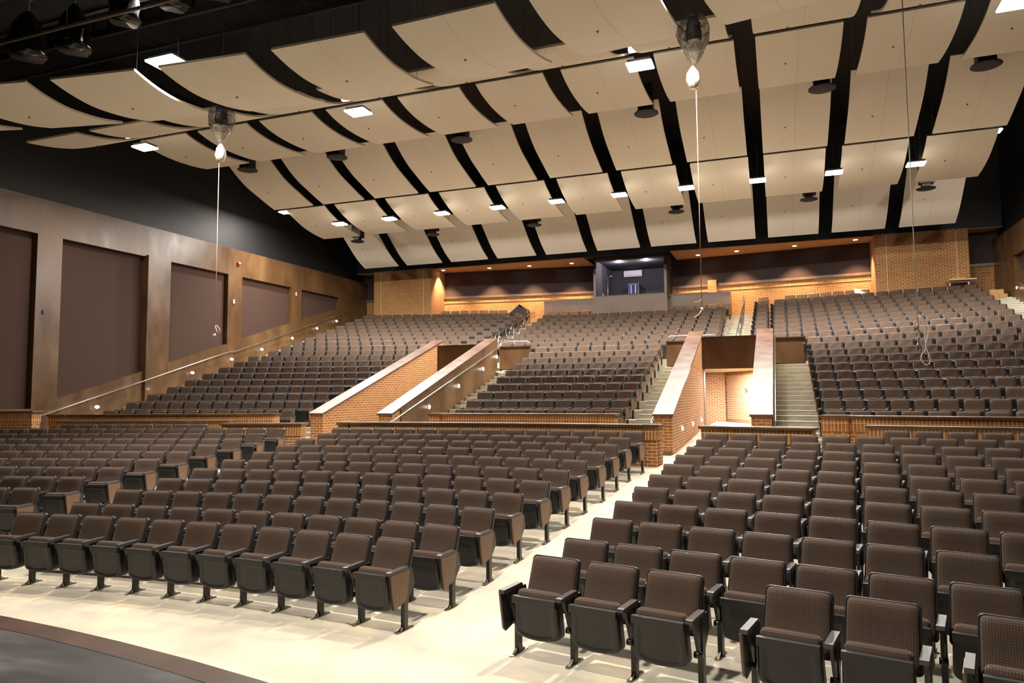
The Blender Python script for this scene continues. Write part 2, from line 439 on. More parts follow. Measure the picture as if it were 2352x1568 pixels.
knee('brick knee wall with soldier course before centre rear seats', arc(-2.55, 2.55, 18.0), .75, 1.81, pier_l=.3, pier_r=.35)
knee('low brick wall closing right-hand passage below sloping cap', arc(4.92, 7.02, 16.0), .60, 1.635)
knee('low brick wall behind left front seats beside leftmost ramp wall', arc(-7.1, -5.02, 16.0), .60, 1.62)
knee('right outer knee wall behind back row of right front seats', arc(8.13, 13.6, 17.55), .70, 1.64)
knee('left outer knee wall behind back row of left front seats', arc(-13.0, -8.1, 17.55), .70, 1.64)
knee('long brick knee wall before right rear seats', arc(7.3, 13.5, 18.3), .75, 1.81, pier_l=.55)
knee('long brick knee wall before left rear seats, light above', arc(-13.95, -7.3, 18.3), .75, 1.81, pier_r=.7, pier_l=.5)
knee('short brick pier wall at left edge under first acoustic panel', [(-14.8, 14.1), (-13.35, 14.45)], .5, 1.94)
knee('short brick pier wall at foot of right side wall', [(13.35, 14.45), (14.8, 14.1)], .5, 1.94)

# ------------------------------------------------------------------ sloping walls of the two passages
Y0V, Y1V = 17.6, 25.45
def vom_wall(label, xv, xa, brick_inner=True, step_lights=(), handrail=None):
    """xv: passage face x, xa: aisle face x"""
    lo, hi = min(xv, xa), max(xv, xa)
    t = thing('ramp_wall', label, 'sloping wall', ((lo+hi)/2, Y0V, .83)); L = t.location
    zt0, zt1 = 1.78, 4.39
    def side(x, w, m, name, y0=Y0V, y1=Y1V, zb=.7, d=0):
        mb = MB(); mb.prism([(x-L.x, y0-L.y, zb-L.z), (x-L.x, y1-L.y, zb-L.z), (x-L.x, y1-L.y, zt0+(zt1-zt0)*(y1-Y0V)/(Y1V-Y0V)-L.z), (x-L.x, y0-L.y, zt0+(zt1-zt0)*(y0-Y0V)/(Y1V-Y0V)-L.z)], (w, 0, 0)); return mb.obj(name, m, t)
    side(lo, hi-lo, M['brick'], 'brick_core')
    sgn = 1 if xa > xv else -1
    side(xa, .03*sgn, M['plaster'], 'aisle_panel', y0=Y0V+.45)
    c = MB(); ex = .035
    sl = (zt1-zt0)/(Y1V-Y0V)
    c.prism([(lo-ex-L.x, Y0V-.06-L.y, zt0-.06*sl-L.z), (lo-ex-L.x, Y1V+.02-L.y, zt1-L.z), (lo-ex-L.x, Y1V+.02-L.y, zt1+.055-L.z), (lo-ex-L.x, Y0V-.06-L.y, zt0-.06*sl+.055-L.z)], (hi-lo+2*ex, 0, 0))
    c.obj('cap', M['plaster_cap'], t)
    s = MB(); s.box((lo-.012-L.x, Y0V-.012-L.y, .93-L.z), (hi+.012-L.x, Y0V+.1-L.y, 1.01-L.z)); s.obj('base_course', M['soldier'], t)
    s = MB(); s.box((lo+.01-L.x, Y0V-.02-L.y, .78-L.z), (hi-.01-L.x, Y0V+.1-L.y, .93-L.z)); s.obj('base_plate', M['baseb'], t)
    return t
vom_wall('leftmost sloping brick ramp wall with wide bronze cap', -5.86, -6.28)
vom_wall('sloping ramp wall with handrail on its bronze side, left of centre', -4.02, -3.60)
vom_wall('sloping ramp wall with brick flank and step lights, right of centre', 4.02, 3.60)
vom_wall('rightmost sloping ramp wall seen end on with glossy pale cap', 5.82, 6.26)

# header over each passage, parapets across the aisles
for s, nm in ((-1, 'left'), (1, 'right')):
    t = thing('passage_header', 'bronze panel spanning the top of the %s passage opening' % nm, 'wall panel', (s*4.93, 25.0, 3.12))
    mb = MB(); mb.box((-.92, 0, 0), (.92, .25, 1.04)); mb.obj('panel', M['plaster'], t)
    mb = MB(); mb.box((-.92, -.03, 1.04), (.92, .28, 1.08)); mb.obj('cap', M['plaster_cap'], t)
    for a, b, lab in ((2.62, 3.9, 'bronze parapet at head of stairs %s of centre rear seats' % nm), (6.2, 7.3, 'bronze parapet at head of outer %s stairs' % nm)):
        x0, x1 = (a, b) if s > 0 else (-b, -a)
        t = thing('parapet', lab, 'wall panel', ((x0+x1)/2, 26.5 if a < 3 else 26.2, 3.3)); h = (x1-x0)/2
        mb = MB(); mb.box((-h, 0, 0), (h, .12, .87)); mb.obj('panel', M['plaster'], t)
        mb = MB(); mb.box((-h-.02, -.03, .87), (h+.02, .15, .90)); mb.obj('cap', M['plaster'], t)
        if a < 3:
            mb = MB(); r = .024
            e = s
            xi, xo = (a+.05)*e, (b+.45 if s > 0 else b)*e
            mb.tube([(xi-t.location.x, .06, .9), (xi-t.location.x+.02*e, .06, 1.02), (xi-t.location.x+.1*e, .06, 1.08), (xo-t.location.x, .06, 1.08)], r)
            mb.tube([((xi+xo)/2-t.location.x, .06, .88), ((xi+xo)/2-t.location.x, .06, 1.08)], .016)
            mb.obj('rail', M['chrome'], t)

# passage interiors
def passage(s):
    mb = MB()
    # ramp floor
    xs_ = (4.02, 5.82)
    X0, X1 = sorted((s*xs_[0], s*xs_[1]))
    ys = [17.2, 18.5, 24.4, 31]; zz = [.835, .86, 1.12, 1.16]
    for i in range(3):
        mb.add([(X0-.02, ys[i], zz[i]), (X1+.02, ys[i], zz[i]), (X1+.02, ys[i+1], zz[i+1]), (X0-.02, ys[i+1], zz[i+1])], [(0, 1, 2, 3)])
    struct('floor', mb, M['floor'])
    mb = MB(); mb.prism([(s*3.2, 30.6, 1.0), (s*4.45, 30.6, 1.0), (s*4.45, 30.6, 3.3), (s*3.2, 30.6, 3.3)], (0, .2, 0)); struct('wall_back', mb, M['wide_mortar'])
    mb = MB(); mb.prism([(s*4.42, 30.3, 1.28), (s*6.6, 27.0, 1.28), (s*6.6, 27.0, 3.0), (s*4.42, 30.3, 3.0)], (0, .25, 0)); struct('wall_back', mb, M['wide_mortar'])
    mb = MB(); mb.prism([(s*4.42, 30.28, 1.17), (s*6.6, 26.98, 1.17), (s*6.6, 26.98, 1.28), (s*4.42, 30.28, 1.28)], (0, .25, 0))
    mb.prism([(s*4.42, 30.28, 3.0), (s*6.6, 26.98, 3.0), (s*6.6, 26.98, 3.25), (s*4.42, 30.28, 3.25)], (0, .25, 0)); struct('trim_2', mb, M['soldier'])
    mb = MB(); mb.prism([(s*4.42, 30.22, 1.02), (s*6.6, 26.92, 1.02), (s*6.6, 26.92, 1.17), (s*4.42, 30.22, 1.17)], (0, .25, 0)); struct('baseboard_back', mb, M['baseb'])
    mb = MB(); mb.prism([(s*3.5, 25.2, 3.14), (s*6.3, 25.2, 3.14), (s*6.3, 31, 3.14), (s*3.5, 31, 3.14)], (0, 0, .05)); struct('ceiling', mb, M['whiteboardm'])
    mb = MB(); mb.box((min(s*3.60, s*4.03), 25.3, .9), (max(s*3.60, s*4.03), 25.85, 3.3)); struct('wall_side', mb, M['brown_dark'])
    mb = MB(); mb.box((min(s*5.85, s*6.3), 25.3, .9), (max(s*5.85, s*6.3), 27.4, 3.3)); struct('wall_side', mb, M['brick'])
    lp = lamp('passage_lamp', 'AREA', (s*5.0, 27.7, 3.1), 420, (1, .93, .82), .5)
passage(1); passage(-1)
t = thing('wall_switch', 'grey switch plate on pale brick inside right passage', 'switch', (5.25, 28.94, 2.45), rz=-.98)
mb = MB(); mb.box((-.04, -.05, -.06), (.04, -.02, .06)); mb.obj('plate', M['baseb'], t); mb = MB(); mb.box((-.01, -.06, -.02), (.01, -.05, .02)); mb.obj('toggle', M['black'], t)
t = thing('wall_switch', 'pale switch plate right of the grey one in passage', 'switch', (5.5, 28.56, 2.47), rz=-.98)
mb = MB(); mb.box((-.04, -.05, -.06), (.04, -.02, .06)); mb.obj('plate', M['acwhite'], t); mb = MB(); mb.box((-.01, -.06, -.02), (.01, -.05, .02)); mb.obj('toggle', M['black'], t)

# ------------------------------------------------------------------ side walls
def side_wall(s):
    nm = 'left' if s < 0 else 'right'
    def pr(mb, poly, w): mb.prism([(s*x, y, z) for x, y, z in poly], (s*w, 0, 0))
    # black upper wall
    mb = MB(); pr(mb, [(15.05, -9, 8.4), (15.05, 40, 8.4), (15.05, 40, 14), (15.05, -9, 14)], .2); struct('wall_'+nm, mb, M['blackwall'])
    # acoustic fabric field
    mb = MB(); pr(mb, [(15.0, -9, -.5), (15.0, 36, -.5), (15.0, 36, 8.45), (15.0, -9, 8.45)], .05); struct('wall_'+nm, mb, M['acoustic'])
    # upper band
    mb = MB(); pr(mb, [(HX, 5, 7.36), (HX, 34.4, 7.36), (HX, 34.4, 8.47), (HX, 5, 8.47)], .25); struct('trim_3', mb, M['plaster'])
    # pilasters
    for y0, y1, d in ((6.5, 7.4, 0), (11.0, 11.9, 0), (15.46, 16.28, 0), (19.53, 20.55, .10), (23.64, 24.47, 0), (27.72, 28.52, .0), (31.65, 34.4, 0)):
        mb = MB(); z0 = -.3
        pr(mb, [(HX-d+.004, y0, z0), (HX-d+.004, y1, z0), (HX-d+.004, y1, 7.365+(.05 if d else 0)), (HX-d+.004, y0, 7.365+(.05 if d else 0))], .25+d); struct('trim_4', mb, M['plaster'])
    # stepped dado following the side stairs
    zd = lambda y: 2.27+.2975*(y-16.3)
    for y0, y1 in ((16.28, 19.53), (20.55, 23.64), (24.47, 27.72), (28.52, 31.65)):
        mb = MB(); pr(mb, [(HX+.01, y0, .3), (HX+.01, y1, .3), (HX+.01, y1, zd(y1)), (HX+.01, y0, zd(y0))], .25); struct('trim_5', mb, M['plaster'])
    mb = MB(); pr(mb, [(HX+.01, 5, -.2), (HX+.01, 15.46, -.2), (HX+.01, 15.46, 1.98), (HX+.01, 5, 1.98)], .25); struct('trim_5', mb, M['plaster'])
    # thin seams of the fabric
    mb = MB()
    for y, a, b in ((18.3, 4.6, 6.8), (21.9, 4.2, 4.25)):
        mb.box((s*15.0-.004, y, a), (s*15.0+.004, y+.015, b))
    struct('trim_6', mb, M['black'])
    # handrail
    t = thing('wall_handrail', 'long steel handrail climbing the %s wall' % nm, 'handrail', (s*(HX-.1), 15.5, 1.71))
    mb = MB(); o = lambda y, z: (0, y-15.5, z-1.71)
    mb.tube([(s*.08, 0, 0), o(15.55, 1.71), o(23.72, 4.15), o(24.02, 4.17), o(32.1, 6.64), o(32.4, 6.68), (s*.08, 16.95, 4.97)], .022)
    mb.obj('rail', M['chrome'], t)
    for i in range(11):
        y = 16.3+i*1.55; z = 1.71+(y-15.55)*.2985; z = z-.0 if y < 23.8 else 4.17+(y-24.02)*.3057
        b = MB(); b.tube([(0, y-15.5, z-1.71), (0, y-15.5, z-1.79), (s*.1, y-15.5, z-1.81)], .009, 6); b.obj('bracket', M['darkrail'], t)
    # step lights
    names = ['lowest', 'second lowest', 'third lowest', 'fourth lowest', 'fourth highest', 'third highest', 'second highest', 'highest']
    for i, (y, z) in enumerate(((17.7, 1.99), (19.72, 2.62), (21.8, 3.23), (23.92, 3.84), (25.75, 4.35), (27.85, 4.99), (29.74, 5.61), (31.4, 6.12))):
        tt = thing('step_light', '%s small white dome light under the %s wall handrail' % (names[i], nm), 'wall light', (s*(HX+.0), y, z), group='step lights along the %s wall' % nm)
        mb = MB(); mb.lathe([(.10, 0), (.10, .012), (.085, .02)], seg=20); o1 = mb.obj('rim', M['acwhite'], tt); o1.rotation_euler = (0, -s*PI/2, 0); o1.scale = (.6, 1.1, 1)
        mb = MB(); mb.lathe([(.085, .008), (.08, .02), (.05, .03), (.005, .034)], seg=20); o1 = mb.obj('lens', M['lens_small'], tt); o1.rotation_euler = (0, -s*PI/2, 0); o1.scale = (.6, 1.1, 1)
        lamp('step_lamp', 'POINT', (-s*.16, 0, -.02), .5, (1, .88, .7), .05, tt)
side_wall(-1); side_wall(1)
t = thing('alarm_strobe', 'small red fire alarm sounder on upper left wall band', 'fire alarm', (-HX, 24.2, 7.88))
mb = MB(); mb.lathe([(.10, 0), (.10, .05), (.07, .09), (.02, .1)], seg=16); o = mb.obj('body', M['red'], t); o.rotation_euler = (0, PI/2, 0)
mb = MB(); mb.lathe([(.03, .1), (.025, .12)], seg=10); o = mb.obj('strobe_lens', M['acwhite'], t); o.rotation_euler = (0, PI/2, 0)
t = thing('wall_sensor', 'tiny white box sensor on third left wall pilaster', 'sensor', (-HX, 23.95, 6.25))
mb = MB(); mb.box((0, -.05, -.08), (.04, .05, .08)); mb.obj('box', M['acwhite'], t); mb = MB(); mb.box((.04, -.02, -.03), (.05, .02, .03)); mb.obj('face', M['baseb'], t)
t = thing('wall_sensor', 'tiny white cone sensor on fourth left wall pilaster', 'sensor', (-HX, 28.1, 7.1))
mb = MB(); mb.lathe([(.05, -.08), (.02, .08)], seg=10); mb.obj('cone', M['acwhite'], t); mb = MB(); mb.box((-.0, -.02, -.02), (.04, .02, .02)); mb.obj('mount', M['baseb'], t)
t = thing('wall_socket', 'small black outlet on first left wall pilaster', 'socket', (-HX, 15.72, 4.95))
mb = MB(); mb.box((0, -.04, -.06), (.02, .04, .06)); mb.obj('plate', M['black'], t); mb = MB(); mb.box((.02, -.02, -.03), (.03, .02, .03)); mb.obj('jack', M['baseb'], t)
# lights on the ramp walls
def dome(label, x, y, z, s, group, e=.4):
    tt = thing('step_light', label, 'wall light', (x, y, z), group=group)
    mb = MB(); mb.lathe([(.075, 0), (.075, .012), (.06, .02)], seg=20); o1 = mb.obj('rim', M['acwhite'], tt); o1.rotation_euler = (0, s*PI/2, 0)
    mb = MB(); mb.lathe([(.06, .015), (.055, .035), (.03, .05), (.005, .055)], seg=20); o1 = mb.obj('lens', M['lens_small'], tt); o1.rotation_euler = (0, s*PI/2, 0)
    lamp('step_lamp', 'POINT', (s*.13, 0, 0), e, (1, .9, .75), .04, tt)
for i, (y, z) in enumerate(((19.75, 1.95), (21.9, 2.6), (24.0, 3.23), (25.35, 3.73))):
    dome(('lowest', 'second lowest', 'second highest', 'highest')[i]+' round light on the handrailed bronze ramp wall', -3.57, y, z, 1, 'step lights on the handrailed ramp wall')
for i, (y, z) in enumerate(((19.29, 1.4), (21.67, 1.42), (24.13, 1.45))):
    dome(('nearest', 'middle', 'farthest')[i]+' round light on brick flank of right ramp wall', 4.02, y, z, 1, 'step lights on the brick ramp wall')
# rails on ramp walls
t = thing('ramp_handrail', 'bright steel handrail along bronze side of left ramp wall', 'handrail', (-3.50, 17.4, 1.62))
mb = MB(); mb.tube([(-.1, .02, -.02), (0, 0, -.03), (0, .1, .0), (0, 8.2, 2.52), (-.06, 8.4, 2.58), (-.06, 8.4, 2.85), (-.1, 8.3, 2.9)], .024); mb.obj('rail', M['chrome'], t)
for i in range(6):
    y = .7+i*1.4; z = y*.307
    b = MB(); b.tube([(0, y, z), (0, y, z-.08), (-.1, y, z-.1)], .009, 6); b.obj('bracket', M['darkrail'], t)
t = thing('ramp_handrail', 'dark steel handrail beside glossy cap of rightmost ramp wall', 'handrail', (6.34, 17.6, 1.6))
mb = MB(); mb.tube([(0, 0, -.6), (0, 0, -.02), (0, .1, .05), (0, 8.0, 2.6), (0, 8.2, 2.65), (-.1, 8.25, 2.68)], .026); mb.obj('rail', M['darkrail'], t)
for i in range(12):
    y = .4+i*.68; z = y*.322
    b = MB(); b.tube([(0, y, z), (0, y, z-.07), (-.08, y, z-.09)], .011, 6); b.obj('bracket', M['chrome'], t)
t = thing('ramp_handrail', 'steel handrail end beside centre brick pier, right stairs', 'handrail', (3.52, 17.5, 1.62))
mb = MB(); mb.tube([(.08, .15, .02), (0, 0, -.03), (0, .1, .0), (0, 8.2, 2.55)], .024); mb.obj('rail', M['chrome'], t)
for i in range(6):
    y = .7+i*1.4; z = y*.31
    b = MB(); b.tube([(0, y, z), (0, y, z-.08), (.1, y, z-.1)], .009, 6); b.obj('bracket', M['darkrail'], t)
# looped rails on the upper stairs
for s, nm in ((-1, 'left'), (1, 'right')):
    for i, (ya, yb) in enumerate(((27.0, 28.6), (28.95, 30.55), (30.9, 32.5), (32.85, 34.1))):
        zb = lambda y: tier_z(10)+(y+sag(5)-tier_rho(11))*RISE/RUN
        t = thing('loop_handrail', '%s looped steel handrail on the %s upper stairs' % (('lowest', 'second lowest', 'second highest', 'topmost')[i], nm), 'handrail', (s*5.02, ya, zb(ya)), group='looped handrails on the %s upper stairs' % nm)
        mb = MB(); o = lambda y, h: (0, y-ya, zb(y)+h-zb(ya))
        mb.tube([o(ya+.0, .62), o(ya-.08, .68), o(ya-.08, .86), o(ya+.02, .95), o(yb-.02, .95), o(yb+.08, .9), o(yb+.08, .66), o(yb, .58), o(ya, .60)], .02, 8)
        mb.obj('loop', M['chrome'], t)
        for y in (ya+.3, yb-.3):
            p = MB(); p.tube([o(y, .02), o(y, .94)], .018); p.obj('post', M['chrome'], t)

# ------------------------------------------------------------------ back wall
ZR = 7.52
def bw(x): return 36.1-.12*abs(x)
def back(x0, x1):
    pts = [(x0, bw(x0)), (x1, bw(x1))]
    mb = MB(); mb.prism([(x0, bw(x0), 4.5), (x1, bw(x1), 4.5), (x1, bw(x1), ZR-.32), (x0, bw(x0), ZR-.32)], (0, .3, 0)); struct('wall_back', mb, M['brick'])
    mb = MB(); mb.prism([(x0, bw(x0)-.03, ZR-.34), (x1, bw(x1)-.03, ZR-.34), (x1, bw(x1)-.03, ZR-.1), (x0, bw(x0)-.03, ZR-.1)], (0, .3, 0)); struct('trim_7', mb, M['soldier'])
    mb = MB(); mb.prism([(x0, bw(x0)-.10, ZR-.1), (x1, bw(x1)-.10, ZR-.1), (x1, bw(x1)-.10, ZR+.02), (x0, bw(x0)-.10, ZR+.02)], (0, .4, 0)); struct('trim_8', mb, M['plaster'])
    mb = MB(); mb.prism([(x0, bw(x0)+.05, ZR), (x1, bw(x1)+.05, ZR), (x1, bw(x1)+.05, 9.2), (x0, bw(x0)+.05, 9.2)], (0, .3, 0)); struct('wall_back', mb, M['maroonwall'])
back(-15, -13.6); back(-10.5, -1.9); back(1.45, 10.5); back(13.6, 15)
for s, nm in ((-1, 'left'), (1, 'right')):
    x0, x1 = sorted((s*13.72, s*10.33))
    mb = MB(); mb.box((x0, 33.25, 4.5), (x1, 36.6, 8.86)); struct('wall_back', mb, M['brick'])
    mb = MB()
    for q in (.42, 2.95):
        mb.box((x0+q, 33.244, 5.0), (x0+q+.02, 33.256, 8.8))
    struct('trim_9', mb, M['seam'])
# small brick ledge pier right of booth
mb = MB(); mb.box((3.35, 35.3, 5.5), (3.75, 35.9, ZR+.16)); struct('wall_back', mb, M['brick'])
# soffit and black bulkhead above it
mb = MB()
for x0, x1 in ((-15, -2.3), (1.85, 15)):
    mb.prism([(x0, 33.6, 8.87), (x1, 33.6, 8.87), (x1, 36.3, 8.87), (x0, 36.3, 8.87)], (0, 0, .05))
struct('ceiling', mb, M['soffit'])
mb = MB(); mb.box((-15, 33.6, 8.9), (15, 33.75, 14)); struct('wall_back', mb, M['blackwall'])
mb = MB(); mb.box((-15.2, -9, 14), (15.2, 40, 14.2)); struct('ceiling', mb, M['blackwall'])
mb = MB(); mb.box((-15.2, -9.2, -.5), (15.2, -9, 14.2)); struct('wall_front', mb, M['blackwall'])
# low bronze walls beside booth
for x0, x1, lab in ((-4.75, -2.02, 'low bronze wall left of control booth with brick behind'), (1.55, 4.4, 'low bronze wall right of control booth')):
    t = thing('ledge_wall', lab, 'low wall', ((x0+x1)/2, 34.98, 5.6)); h = (x1-x0)/2
    mb = MB(); mb.box((-h, 0, 0), (h, .5, 1.40)); mb.obj('front', M['plaster'], t)
    mb = MB(); mb.box((-h-.02, -.03, 1.40), (h, .55, 1.44)); mb.obj('cap', M['plaster_cap'], t)

# control booth
B = thing('control_booth', 'projecting control booth with open window, bronze front and dark canopy', 'booth', (-.235, 34.45, 5.3))
def bb(name, a, b, m, bev=0):
    mb = MB(); mb.box((a[0]+.235, a[1]-34.45, a[2]-5.3), (b[0]+.235, b[1]-34.45, b[2]-5.3)); return mb.obj(name, m, B)
bb('front_wall', (-2.02, 34.45, 5.3), (1.55, 34.6, 7.05), M['plaster'])
bb('sill', (-2.02, 34.42, 7.05), (1.55, 34.65, 7.08), M['plaster_cap'])
bb('jamb', (-2.02, 34.45, 7.05), (-1.89, 34.65, 8.44), M['plaster'])
bb('jamb', (1.42, 34.45, 7.05), (1.55, 34.65, 8.44), M['plaster'])
bb('jamb_head', (-2.02, 34.5, 8.44), (-1.89, 34.65, 8.8), M['boothblack'])
bb('jamb_head', (1.42, 34.5, 8.44), (1.55, 34.65, 8.8), M['boothblack'])
bb('header', (-2.02, 34.40, 8.80), (1.55, 34.7, 9.2), M['brown_dark'])
bb('side_wall', (-2.02, 34.6, 5.3), (-1.92, 38.2, 9.2), M['booth'])
bb('side_wall', (1.45, 34.6, 5.3), (1.55, 38.2, 9.2), M['booth'])
bb('outer_side_wall', (1.55, 34.7, 6.9), (1.60, 36.2, 9.2), M['brown_dark'])
bb('inner_wall', (-2.0, 38.1, 5.3), (1.55, 38.25, 9.4), M['booth'])
bb('inner_ceiling', (-2.0, 34.65, 8.9), (1.55, 38.2, 9.0), M['boothblack'])
bb('inner_floor', (-2.0, 34.5, 6.2), (1.55, 38.2, 6.25), M['booth'])
mb = MB()
z0, z1 = 9.2, 9.42
poly = [(-2.45, 33.95), (1.75, 33.75), (2.1, 34.5), (2.1, 35.3), (-2.45, 35.3)]
mb.prism([(x+.235, y-34.45, z0-5.3) for x, y in poly], (0, 0, z1-z0)); mb.obj('canopy', M['brown_dark'], B)
for x in (-.97, .39):
    t = thing('recessed_downlight', 'round recessed downlight inside booth, %s' % ('left' if x < 0 else 'right'), 'ceiling light', (x, 35.5, 8.89))
    mb = MB(); mb.lathe([(.10, -.012), (.105, 0), (.105, .02)], seg=20); mb.obj('trim', M['acwhite'], t)
    mb = MB(); mb.lathe([(.02, -.022), (.085, -.016)], seg=20); mb.obj('lens', M['lens_small'], t)
    lamp('downlamp', 'POINT', (0, 0, -.14), 75, (.95, .92, 1), .05, t)
t = thing('air_conditioner', 'white wall-mounted air conditioner inside control booth', 'air conditioner', (-.72, 38.08, 8.66))
mb = MB(); mb.prism([(-.48, 0, -.19), (-.48, -.17, -.16), (-.48, -.22, -.06), (-.48, -.2, .17), (-.48, 0, .19)], (.96, 0, 0)); mb.obj('casing', M['acwhite'], t)
mb = MB(); mb.box((-.44, -.2, -.175), (.44, -.12, -.155)); mb.obj('louvre', M['baseb'], t)
t = thing('equipment_rack', 'grey equipment rack with violet lights in control booth', 'equipment rack', (-.6, 37.4, 6.25))
mb = MB(); mb.box((-.28, 0, 0), (.28, .6, 1.82)); mb.obj('cabinet', M['rack'], t)
mb = MB(); mb.box((-.23, -.01, .1), (.23, 0, 1.75)); mb.obj('door', M['booth'], t)
for q, xx in enumerate((-.13, .10)):
    mb = MB()
    for i in range(9): mb.box((xx-.025, -.02, 1.3+i*.05), (xx+.025, -.01, 1.33+i*.05))
    mb.obj('led_column', M['violet'], t)
mb = MB(); mb.box((.05, -.02, 1.17), (.2, -.01, 1.20)); mb.obj('led_bar', M['violet'], t)
t = thing('lamp_pole', 'grey pole with short arm standing at left inside booth', 'pole', (-2.0+.25, 36.4, 6.25))
mb = MB(); mb.tube([(0, 0, 0), (0, 0, 2.05)], .025); mb.obj('pole', M['chrome'], t)
mb = MB(); mb.tube([(-.05, 0, 2.05), (.24, 0, 2.12)], .02); mb.obj('arm', M['chrome'], t)

# soffit downlights
DL = [(-10.03, 34.08), (-7.53, 34.4), (-5.4, 34.6), (-3.2, 34.73), (2.97, 34.93), (4.75, 34.66), (7.25, 34.4), (9.69, 34.0)]
dn = ['leftmost of the left four', 'second of the left four', 'third of the left four', 'nearest the booth on its left', 'nearest the booth on its right', 'second of the right four', 'third of the right four', 'rightmost of the right four']
for i, (x, y) in enumerate(DL):
    t = thing('recessed_downlight', 'recessed downlight in tan soffit, '+dn[i], 'ceiling light', (x, y, 8.865), group='downlights in the back soffit')
    mb = MB(); mb.lathe([(.11, -.012), (.12, 0), (.12, .02)], seg=20); mb.obj('trim', M['acwhite'], t)
    mb = MB(); mb.lathe([(.02, -.024), (.095, -.016)], seg=20); mb.obj('lens', M['lens_small'], t)
    lamp('downlamp', 'SPOT', (0, 0, -.06), 1100, (1, .66, .38), .06, t, rot=(.12, 0, 0), cone=1.5, blend=.8)

# ------------------------------------------------------------------ ceiling clouds
PROF = {
 'B': [(17.32, 10.62), (17.6, 10.54), (17.9, 10.48), (18.4, 10.43), (19.0, 10.425), (19.7, 10.47), (20.25, 10.55)],
 'C': [(21.22, 11.08), (21.85, 10.68), (22.4, 10.42), (23.0, 10.23), (23.55, 10.06), (24.0, 9.94)],
 'D': [(24.75, 10.12), (25.05, 9.96), (25.4, 9.82), (25.8, 9.68), (26.2, 9.575), (26.8, 9.475), (27.45, 9.42)],
 'E': [(28.45, 10.24), (28.75, 9.99), (29.1, 9.73), (29.5, 9.44), (29.9, 9.15), (30.35, 8.88), (30.93, 8.62)],
 'A2': [(13.58, 9.34), (14.05, 9.40), (14.5, 9.485), (15.05, 9.64), (15.6, 9.87), (16.2, 10.16), (16.76, 10.44)],
 'A1': [(0, 8.77), (.5, 8.69), (1.1, 8.665), (1.7, 8.73), (2.3, 8.84), (2.95, 9.02)],
 'A0': [(0, 9.3), (.6, 9.12), (1.3, 9.02), (2.0, 9.05), (2.6, 9.15)],
}
def smooth_prof(p, sub=3):
    out = []
    for i in range(len(p)-1):
        p0, p1, p2, p3 = p[max(i-1, 0)], p[i], p[i+1], p[min(i+2, len(p)-1)]
        for j in range(sub):
            t = j/sub
            out.append(tuple(.5*((2*p1[k])+(-p0[k]+p2[k])*t+(2*p0[k]-5*p1[k]+4*p2[k]-p3[k])*t*t+(-p0[k]+3*p1[k]-3*p2[k]+p3[k])*t**3) for k in (0, 1)))
    out.append(p[-1]); return out
def cloud(label, row, xc, hw, rz=0, y0=None, th=.05):
    pr = smooth_prof(PROF[row]); yb = pr[0][0]
    org = (xc, y0 if y0 is not None else yb, pr[0][1])
    t = thing('acoustic_cloud', label, 'ceiling panel', org, 'curved acoustic ceiling panels', rz)
    P = [(y-yb, z-pr[0][1]) for y, z in pr]; n = len(P); nx = 2
    nr = []
    for i in range(n):
        dy = P[min(i+1, n-1)][0]-P[max(i-1, 0)][0]; dz = P[min(i+1, n-1)][1]-P[max(i-1, 0)][1]; l = math.hypot(dy, dz)
        nr.append((-dz/l*th, dy/l*th))
    X = [-hw, hw]
    mb = MB()
    bot = [(x, y, z) for y, z in P for x in X]; top = [(x, y+a, z+b) for (y, z), (a, b) in zip(P, nr) for x in X]
    mb.add(bot, [(2*i, 2*i+2, 2*i+3, 2*i+1) for i in range(n-1)], 0, True)
    mb.add(top, [(2*i, 2*i+1, 2*i+3, 2*i+2) for i in range(n-1)], 0, True)
    mb.obj('board', M['cloud'], t)
    me = MB(); o = bot+top; k = 2*n
    fs = [(0, 1, k+1, k), (2*n-2, k+2*n-2, k+2*n-1, 2*n-1)]
    for i in range(n-1): fs += [(2*i, k+2*i, k+2*i+2, 2*i+2), (2*i+1, 2*i+3, k+2*i+3, k+2*i+1)]
    me.add(o, fs); me.obj('edge_band', M['cloud_edge'], t)
    ms = MB(); ms.add([(x, y, z-.003) for y, z in P for x in (-.004, .004)], [(2*i, 2*i+2, 2*i+3, 2*i+1) for i in range(n-1)]); ms.obj('joint', M['seam'], t)
    sp = MB(); q = P[int(n*.55)]; sp.lathe([(.028, 0), (.024, -.01), (.008, -.014), (.008, -.03), (.016, -.034)], (-.28, q[0], q[1]), 10); sp.obj('sprinkler_head', M['baseb'], t)
    for x in (-hw*.8, hw*.8):
        for i in (2, n-3):
            w = MB(); w.tube([(x, P[i][0], P[i][1]+.04), (x, P[i][0], 13.9-org[2])], .004, 5)
            w.obj('hanger_wire', M['black'], t)
    return t
rown = {'E': 'rearmost row', 'D': 'lamp-lit second row from back', 'C': 'tall third row from back', 'B': 'fourth row from back', 'A2': 'second row from stage'}
colf = lambda i: ('%s column from left' % ORD[i+1])
for row in ('E', 'D', 'C', 'B', 'A2'):
    for c in range(11):
        xc = 2.376*(c-5)
        p1 = project((xc, PROF[row][-1][0], PROF[row][-1][1]))
        if p1 is None or p1[0] > 2352+260: continue
        cloud('beige curved acoustic cloud, %s, %s' % (rown[row], colf(c)), row, xc, .945)
cents = [1.27, 3.8, 6.3, 8.8, 11.3]
for s in (-1, 1):
    for i, xc in enumerate(cents):
        if s > 0 and i > 2: continue
        y0 = 10.74-xc*xc/82
        cloud('large beige curved acoustic cloud near stage, %s %s of centre line' % (ORD[i+1], 'left' if s < 0 else 'right'), 'A1', s*xc, .985, rz=-s*xc/42, y0=y0)
for xc, lab in ((-5.25, 'beige cloud tip at top left corner over stage'), (-2.75, 'beige cloud tip at top edge over catwalk')):
    cloud(lab, 'A0', xc, .985, y0=5.05)

